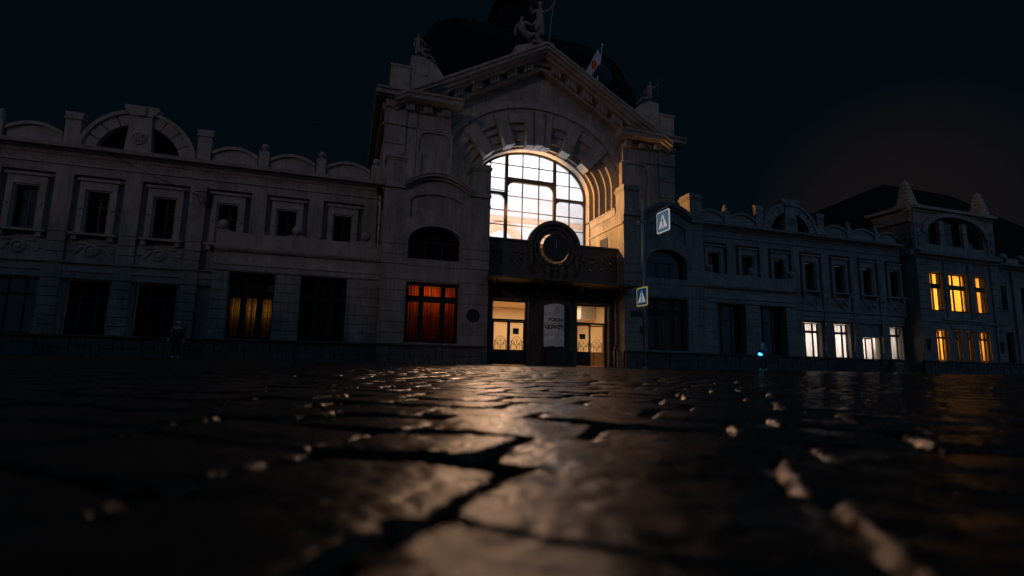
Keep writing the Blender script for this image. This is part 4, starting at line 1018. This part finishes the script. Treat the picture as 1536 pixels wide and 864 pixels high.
MB().box(-.56, .56, -.2, .2, 0.03, .72).box(-.6, .6, -.24, .24, .72, .77).build('case', 'cabinet', cb)
for e in (-1, 1): MB().box(e*.28-.25, e*.28+.25, -.215, -.201, .08, .68).build('door', 'cabinet', cb)

# ---- unseen blocks added behind the camera to shade parts of the facade
ab = thing('shade_block', 'added tall block behind the camera that keeps the right wing in shade', 'building', (-17, -52, 0))
def block():
    m = MB(); m.box(-24, 24, -7.4, 6.4, 0, 28.6).box(-31, -24.001, -7.4, 6.3, 0, 33.5); m.build('wall', 'plaster', ab)  # taller end section shaped to shade the station's right flank
    MB().box(-24.4, 24.4, -7.8, 6.8, 28.601, 29.1).build('roof', 'roof', ab)
    first = None
    for k in range(7):
        for j in range(12):
            if first is None:
                first = MB().box(-.6, .6, 6.401, 6.46, 0, 1.7).box(-.75, .75, 6.401, 6.6, -.12, -.001).build('window', 'black_glass', ab); o = first
            else: o = first.copy(); COL.objects.link(o); o.parent = ab
            o.location = (-22 + 4*j, 0, 2.0 + 3.5*k)
block()
ab2 = thing('shade_block', 'added lower block further left behind the camera that shades the far left wing', 'building', (-106, -54, 0))  # unseen, added to darken the far end of the left wing
MB().box(-26, 26, -7, 7, 0, 21).build('wall', 'plaster', ab2); MB().box(-26.4, 26.4, -7.4, 7.4, 21.001, 21.4).build('roof', 'roof', ab2)
for k in range(5):
    for j in range(12): MB().box(-24.6+4.1*j, -23.4+4.1*j, 7.001, 7.06, 2+3.6*k, 3.7+3.6*k).build('window', 'black_glass', ab2)
# ---------------------------------------------------------------- ground
def vnoise(x, y, seed):
    rng = np.random.RandomState(seed); T = rng.rand(256, 256)
    xi, yi = np.floor(x).astype(int), np.floor(y).astype(int); fx, fy = x-xi, y-yi
    fx = fx*fx*(3-2*fx); fy = fy*fy*(3-2*fy); g = lambda a, b: T[a % 256, b % 256]
    return (g(xi, yi)*(1-fx) + g(xi+1, yi)*fx)*(1-fy) + (g(xi, yi+1)*(1-fx) + g(xi+1, yi+1)*fx)*fy

def cobble_mat():
    m, nt, out = new_mat('cobble_stone'); b = nt.nodes.new('ShaderNodeBsdfPrincipled'); nt.links.new(b.outputs[0], out.inputs[0])
    tc = nt.nodes.new('ShaderNodeTexCoord')
    n1 = tex_noise(nt, 14., 9, .75, tc.outputs['Object']); n2 = tex_noise(nt, 75., 8, .75, tc.outputs['Object']); n3 = tex_noise(nt, 30., 7, .7, tc.outputs['Object'])
    r = ramp(nt, n1.outputs['Fac'], [(.3, (.012, .010, .009)), (.55, (.034, .026, .020)), (.75, (.07, .05, .034))]); nt.links.new(r.outputs[0], b.inputs['Base Color'])
    mr = nt.nodes.new('ShaderNodeMapRange'); mr.inputs['From Min'].default_value = .3; mr.inputs['From Max'].default_value = .7; mr.inputs['To Min'].default_value = .18; mr.inputs['To Max'].default_value = .44
    nt.links.new(n3.outputs['Fac'], mr.inputs['Value']); nt.links.new(mr.outputs[0], b.inputs['Roughness'])
    bp_ = nt.nodes.new('ShaderNodeBump'); bp_.inputs['Strength'].default_value = .42; bp_.inputs['Distance'].default_value = .0016
    nt.links.new(n2.outputs['Fac'], bp_.inputs['Height']); nt.links.new(bp_.outputs[0], b.inputs['Normal'])
    b.inputs['IOR'].default_value = 1.7; b.inputs['Specular Tint'].default_value = (1., .76, .58, 1)
    return m
M['cobble'] = cobble_mat()
M['earth'] = surf('joint_earth', (.03, .028, .026), (.018, .017, .016), .75, scale=30, bump=.6, bscale=60)

CAM = np.array([-13.216, -33.209])
def cobbles():
    th = math.radians(-38.); U = np.array([math.cos(th), math.sin(th)]); V = np.array([-math.sin(th), math.cos(th)])
    rng = np.random.RandomState(11)
    org = CAM + np.array([.165, .465])
    verts, faces, nv = [], [], 0
    rows = []; b = 0.
    bs = [0.]
    for _ in range(330): bs.append(bs[-1] + rng.uniform(.165, .215))
    neg = [0.]
    for _ in range(40): neg.append(neg[-1] - rng.uniform(.165, .215))
    bs = sorted(set(neg + bs))
    for bi in range(len(bs)-1):
        b0, b1 = bs[bi], bs[bi+1]
        a = -52. + rng.uniform(0, .2) if not abs(b1) < 1e-6 else -52.
        cuts = [a]
        while cuts[-1] < 52: cuts.append(cuts[-1] + rng.uniform(.19, .31))
        cuts = np.array(cuts)
        if abs(b1) < 1e-6: cuts += -cuts[np.argmin(abs(cuts))]          # a corner at the seen junction
        for a0, a1 in zip(cuts[:-1], cuts[1:]):
            c = org + U*(a0+a1)/2 + V*(b0+b1)/2; rel = c - CAM; d = math.hypot(*rel)
            if c[1] > -1.2 or d > 60: continue
            dep = rel[0]*.302 + rel[1]*.953; lat = rel[0]*.953 - rel[1]*.302
            if dep < -2.5 or abs(lat) > dep*1.25 + 3.: continue
            n = 64 if d < .75 else 40 if d < 1.3 else 18 if d < 2.6 else 8 if d < 5 else 6 if d < 16 else 4
            g = .002 + rng.uniform(0, .003)
            jit = rng.uniform(-.006, .006, (4, 2))
            P4 = np.array([[a0+g, b0+g], [a1-g, b0+g], [a1-g, b1-g], [a0+g, b1-g]]) + jit
            s = np.linspace(-1, 1, n); s = np.sign(s)*np.abs(s)**.7
            if n == 4: s = np.array([-1, -.9, .9, 1.])
            elif n == 6: s = np.array([-1, -.95, -.88, .88, .95, 1.])
            elif n == 8: s = np.array([-1, -.96, -.9, -.4, .4, .9, .96, 1.])
            S, T_ = np.meshgrid(s, s)
            e = (np.abs(S)**10 + np.abs(T_)**10)**.1; mx = np.maximum(np.abs(S), np.abs(T_)); f = np.where(e > 1e-6, mx/np.maximum(e, 1e-6), 1.)
            Sx, Tx = S*f, T_*f
            u, v = (Sx+1)/2, (Tx+1)/2
            A_ = P4[0]*((1-u)*(1-v))[..., None] + P4[1]*(u*(1-v))[..., None] + P4[2]*(u*v)[..., None] + P4[3]*((1-u)*v)[..., None]
            X_ = org[0] + A_[..., 0]*U[0] + A_[..., 1]*V[0]; Y_ = org[1] + A_[..., 0]*U[1] + A_[..., 1]*V[1]
            k = np.clip((mx - .88)/.12, 0, 1)
            q = 1. if d < 1.2 else .35
            Z_ = q*(rng.uniform(-.004, .004) + rng.uniform(-.0035, .0035)*Sx + rng.uniform(-.0035, .0035)*Tx - .002*(Sx**2 + Tx**2)) - .015*k**2.
            if n > 7: Z_ = Z_ + .0028*(vnoise(X_*22, Y_*22, 5) - .5) + .0012*(vnoise(X_*70, Y_*70, 6) - .5) + .004*(vnoise(X_*9, Y_*9, 9) - .5)
            if n >= 18:
                ed = np.clip((mx - .55)/.45, 0, 1)**2
                X_ = X_ + ed*(.010*(vnoise(X_*38, Y_*38, 21) - .5) + .006*(vnoise(X_*130, Y_*130, 22) - .5)); Y_ = Y_ + ed*(.010*(vnoise(X_*38+9, Y_*38, 23) - .5) + .006*(vnoise(X_*130, Y_*130+5, 24) - .5))
                Z_ = Z_ + .004*k + k*(.006*(vnoise(X_*60, Y_*60, 25) - .5) + .004*(vnoise(X_*160, Y_*160, 26) - .5)) + .0016*(vnoise(X_*110, Y_*110, 27) - .5) - .007*np.clip(vnoise(X_*48, Y_*48, 28) - .74, 0, 1)
                if n >= 40: Z_ = Z_ + .0009*(vnoise(X_*260, Y_*260, 29) - .5)
            verts.append(np.stack([X_, Y_, Z_], -1).reshape(-1, 3))
            i = np.arange(n*n).reshape(n, n) + nv
            faces.append(np.stack([i[:-1, :-1], i[:-1, 1:], i[1:, 1:], i[1:, :-1]], -1).reshape(-1, 4)); nv += n*n
    v = np.concatenate(verts); f = np.concatenate(faces)
    me = bpy.data.meshes.new('cobblestones'); me.vertices.add(len(v)); me.vertices.foreach_set('co', v.ravel())
    me.loops.add(f.size); me.loops.foreach_set('vertex_index', f.ravel().astype(np.int32)); me.polygons.add(len(f))
    me.polygons.foreach_set('loop_start', np.arange(0, f.size, 4, dtype=np.int32)); me.polygons.foreach_set('loop_total', np.full(len(f), 4, dtype=np.int32))
    me.polygons.foreach_set('use_smooth', np.ones(len(f), dtype=bool)); me.update(calc_edges=True); me.validate()
    me.materials.append(M['cobble'])
    o = bpy.data.objects.new('cobblestone_square', me); COL.objects.link(o); tag(o, 'dark worn cobblestone square in front of the station', None, kind='structure')
cobbles()
gp = MB().face([(-400, -400, -.014), (400, -400, -.014), (400, 400, -.014), (-400, 400, -.014)]).build('ground', 'earth'); tag(gp, 'dark earth between and beyond the cobbles', None, kind='structure')

# ---------------------------------------------------------------- light
def area(name, loc, rot, sx, sy, power, col, parent=None):
    l = bpy.data.lights.new(name, 'AREA'); l.shape = 'RECTANGLE'; l.size = sx; l.size_y = sy; l.energy = power; l.color = col
    o = bpy.data.objects.new(name, l); COL.objects.link(o); o.location = loc; o.rotation_euler = rot
    if parent: o.parent = parent
    return o
UPR = (PI, 0, 0); OUT = (PI/2, 0, PI)          # OUT shines towards -y
area('hall_lamp', (0.4, 9.5, 8.8), UPR, 16, 7, 1950, (.64, .80, 1.0), ST)
area('lobby_lamp', (0, 3.4, 4.5), (0, 0, 0), 6.5, 4.0, 300, (1., .74, .42), ST)
MB().box(3.6, 4.75, 2.5, 6.6, 3.55, 4.58).build('lobby_bulkhead', 'hall', ST)
def room(name, x0, x1, z, y, h_, power, col): return area(name, ((x0+x1)/2, y, z), (-PI/2, 0, 0), x1-x0, h_, power, col, ST)
room('office_lamp', 22.2, 33.5, 3.0, 3.4, 1.6, 700, (1., .90, .80))
room('pavilion_lamp', 35.5, 44.2, 2.9, 2.6, 1.6, 900, (1., .68, .32))
room('pavilion_lamp', 35.5, 44.2, 8.0, 2.6, 2.0, 700, (1., .66, .30))
room('red_room_lamp', -9.2, -7.3, 4.2, -.2, .25, 14, (1., .70, .38))
room('curtain_room_lamp', -19.4, -17.2, 2.9, .18, .5, 2.0, (1., .74, .40))
fl_ = bpy.data.lights.new('floodlight_lamp', 'SPOT'); fl_.energy = 6800; fl_.color = (1., .47, .12); fl_.spot_size = math.radians(92); fl_.spot_blend = .5; fl_.shadow_soft_size = .1
fo = bpy.data.objects.new('floodlight_lamp', fl_); COL.objects.link(fo); fo.parent = fd; fo.location = (.08, 0, 0)
fo.rotation_euler = Vector((8.4, -2.2, -2.6)).to_track_quat('-Z', 'Y').to_euler()

f2 = thing('floodlight', 'added unseen warm floodlight on the sill that gilds the arch soffit', 'lamp', (.3, 3.78, 9.28))  # hidden lamp added to turn the underside of the arch golden
MB().box(-.14, .14, -.1, .1, -.08, .0).build('housing', 'iron', f2); MB().box(-.12, .12, -.08, .08, .001, .01).build('lamp_glass', 'lampw', f2)
l2 = bpy.data.lights.new('floodlight_lamp', 'SPOT'); l2.energy = 6000; l2.color = (1., .54, .18); l2.spot_size = math.radians(96); l2.spot_blend = .25; l2.shadow_soft_size = .06
o2 = bpy.data.objects.new('floodlight_lamp', l2); COL.objects.link(o2); o2.parent = f2; o2.location = (0, 0, .06)
o2.rotation_euler = Vector((0., .88, 1.)).to_track_quat('-Z', 'Y').to_euler()
l3 = bpy.data.lights.new('floodlight_lamp', 'SPOT'); l3.energy = 2200; l3.color = (1., .58, .33); l3.spot_size = math.radians(40); l3.spot_blend = .9; l3.shadow_soft_size = .16
o3 = bpy.data.objects.new('floodlight_lamp', l3); COL.objects.link(o3); o3.parent = fd; o3.location = (.16, -.3, .0)
o3.rotation_euler = (Vector((-11.6, -30., 0)) - Vector((-3.4, 2.95, 12.35))).to_track_quat('-Z', 'Y').to_euler()
EL, AZ = math.radians(12), math.radians(50)     # light comes from the left, in front of the facade
sd_ = Vector((-math.sin(AZ)*math.cos(EL), -math.cos(AZ)*math.cos(EL), math.sin(EL)))
sn = bpy.data.lights.new('street_key', 'SUN'); sn.energy = .15; sn.angle = math.radians(3.); sn.color = (1., .67, .60)  # sun lamp standing in for unseen street lamps on the left
so = bpy.data.objects.new('street_key', sn); COL.objects.link(so); so.rotation_euler = (-sd_).to_track_quat('-Z', 'Y').to_euler(); so.location = (-30, -40, 30)

W = bpy.data.worlds.new('World'); SC.world = W; W.use_nodes = True; nt = W.node_tree; nt.nodes.clear()
out = nt.nodes.new('ShaderNodeOutputWorld'); bg = nt.nodes.new('ShaderNodeBackground'); nt.links.new(bg.outputs[0], out.inputs[0])
sky = nt.nodes.new('ShaderNodeTexSky'); sky.sky_type = 'NISHITA'; sky.sun_disc = False; sky.sun_elevation = EL
sky.sun_rotation = math.atan2(sd_.x, sd_.y)
mul = nt.nodes.new('ShaderNodeMix'); mul.data_type = 'RGBA'; mul.blend_type = 'MULTIPLY'; mul.inputs[0].default_value = 1.
nt.links.new(sky.outputs[0], mul.inputs[6]); mul.inputs[7].default_value = (.00003, .00006, .00007, 1)
tc = nt.nodes.new('ShaderNodeTexCoord')
dot = nt.nodes.new('ShaderNodeVectorMath'); dot.operation = 'DOT_PRODUCT'; nt.links.new(tc.outputs['Generated'], dot.inputs[0])
gd = Vector((.80, .56, .22)).normalized(); dot.inputs[1].default_value = gd
mr = nt.nodes.new('ShaderNodeMapRange'); mr.interpolation_type = 'SMOOTHSTEP'; mr.inputs['From Min'].default_value = .972; mr.inputs['From Max'].default_value = 1.; nt.links.new(dot.outputs['Value'], mr.inputs['Value'])
glow = nt.nodes.new('ShaderNodeMix'); glow.data_type = 'RGBA'; glow.blend_type = 'MIX'; nt.links.new(mr.outputs[0], glow.inputs[0])
glow.inputs[6].default_value = (.0008, .0030, .0050, 1); glow.inputs[7].default_value = (.0068, .0054, .0060, 1)   # night sky, town glow low on the right
add = nt.nodes.new('ShaderNodeMix'); add.data_type = 'RGBA'; add.blend_type = 'ADD'; add.inputs[0].default_value = 1.
nt.links.new(mul.outputs[2], add.inputs[6]); nt.links.new(glow.outputs[2], add.inputs[7])
d2 = nt.nodes.new('ShaderNodeVectorMath'); d2.operation = 'DOT_PRODUCT'; nt.links.new(tc.outputs['Generated'], d2.inputs[0]); d2.inputs[1].default_value = Vector((.25, -.85, .45)).normalized()
m2 = nt.nodes.new('ShaderNodeMapRange'); m2.interpolation_type = 'SMOOTHSTEP'; m2.inputs['From Min'].default_value = .1; m2.inputs['From Max'].default_value = .9; nt.links.new(d2.outputs['Value'], m2.inputs['Value'])
cool = nt.nodes.new('ShaderNodeMix'); cool.data_type = 'RGBA'; cool.blend_type = 'MIX'; nt.links.new(m2.outputs[0], cool.inputs[0])      # paler cool sky over the town behind the camera
nt.links.new(add.outputs[2], cool.inputs[6]); cool.inputs[7].default_value = (.039, .071, .120, 1); nt.links.new(cool.outputs[2], bg.inputs[0]); bg.inputs[1].default_value = 1.

# ---------------------------------------------------------------- camera
f_, pi2, ro, ya = 781.96, .14428, .02098, .30696
fw = Vector((math.sin(ya)*math.cos(pi2), math.cos(ya)*math.cos(pi2), math.sin(pi2))); r = Vector((math.cos(ya), -math.sin(ya), 0)); u = r.cross(fw)
R_ = r*math.cos(ro) + u*math.sin(ro); U_ = -r*math.sin(ro) + u*math.cos(ro)
cd = bpy.data.cameras.new('camera'); co = bpy.data.objects.new('camera', cd); COL.objects.link(co)
co.matrix_world = Matrix(((R_.x, U_.x, -fw.x, -13.216), (R_.y, U_.y, -fw.y, -33.209), (R_.z, U_.z, -fw.z, .09), (0, 0, 0, 1)))
cd.sensor_width = 36; cd.lens = f_/1536*36; cd.clip_start = .02; cd.clip_end = 1500
cd.dof.use_dof = True; cd.dof.focus_distance = 7.5; cd.dof.aperture_fstop = 2.6
SC.camera = co

SC.view_settings.view_transform = 'Standard'; SC.view_settings.look = 'None'; SC.view_settings.exposure = 0; SC.view_settings.gamma = 1
try: SC.view_settings.use_curve_mapping = False
except Exception: pass
SC.render.engine = 'CYCLES'
SC.cycles.use_denoising = True
SC.cycles.max_bounces = 8; SC.cycles.diffuse_bounces = 4; SC.cycles.transparent_max_bounces = 12
SC.cycles.sample_clamp_indirect = 4.
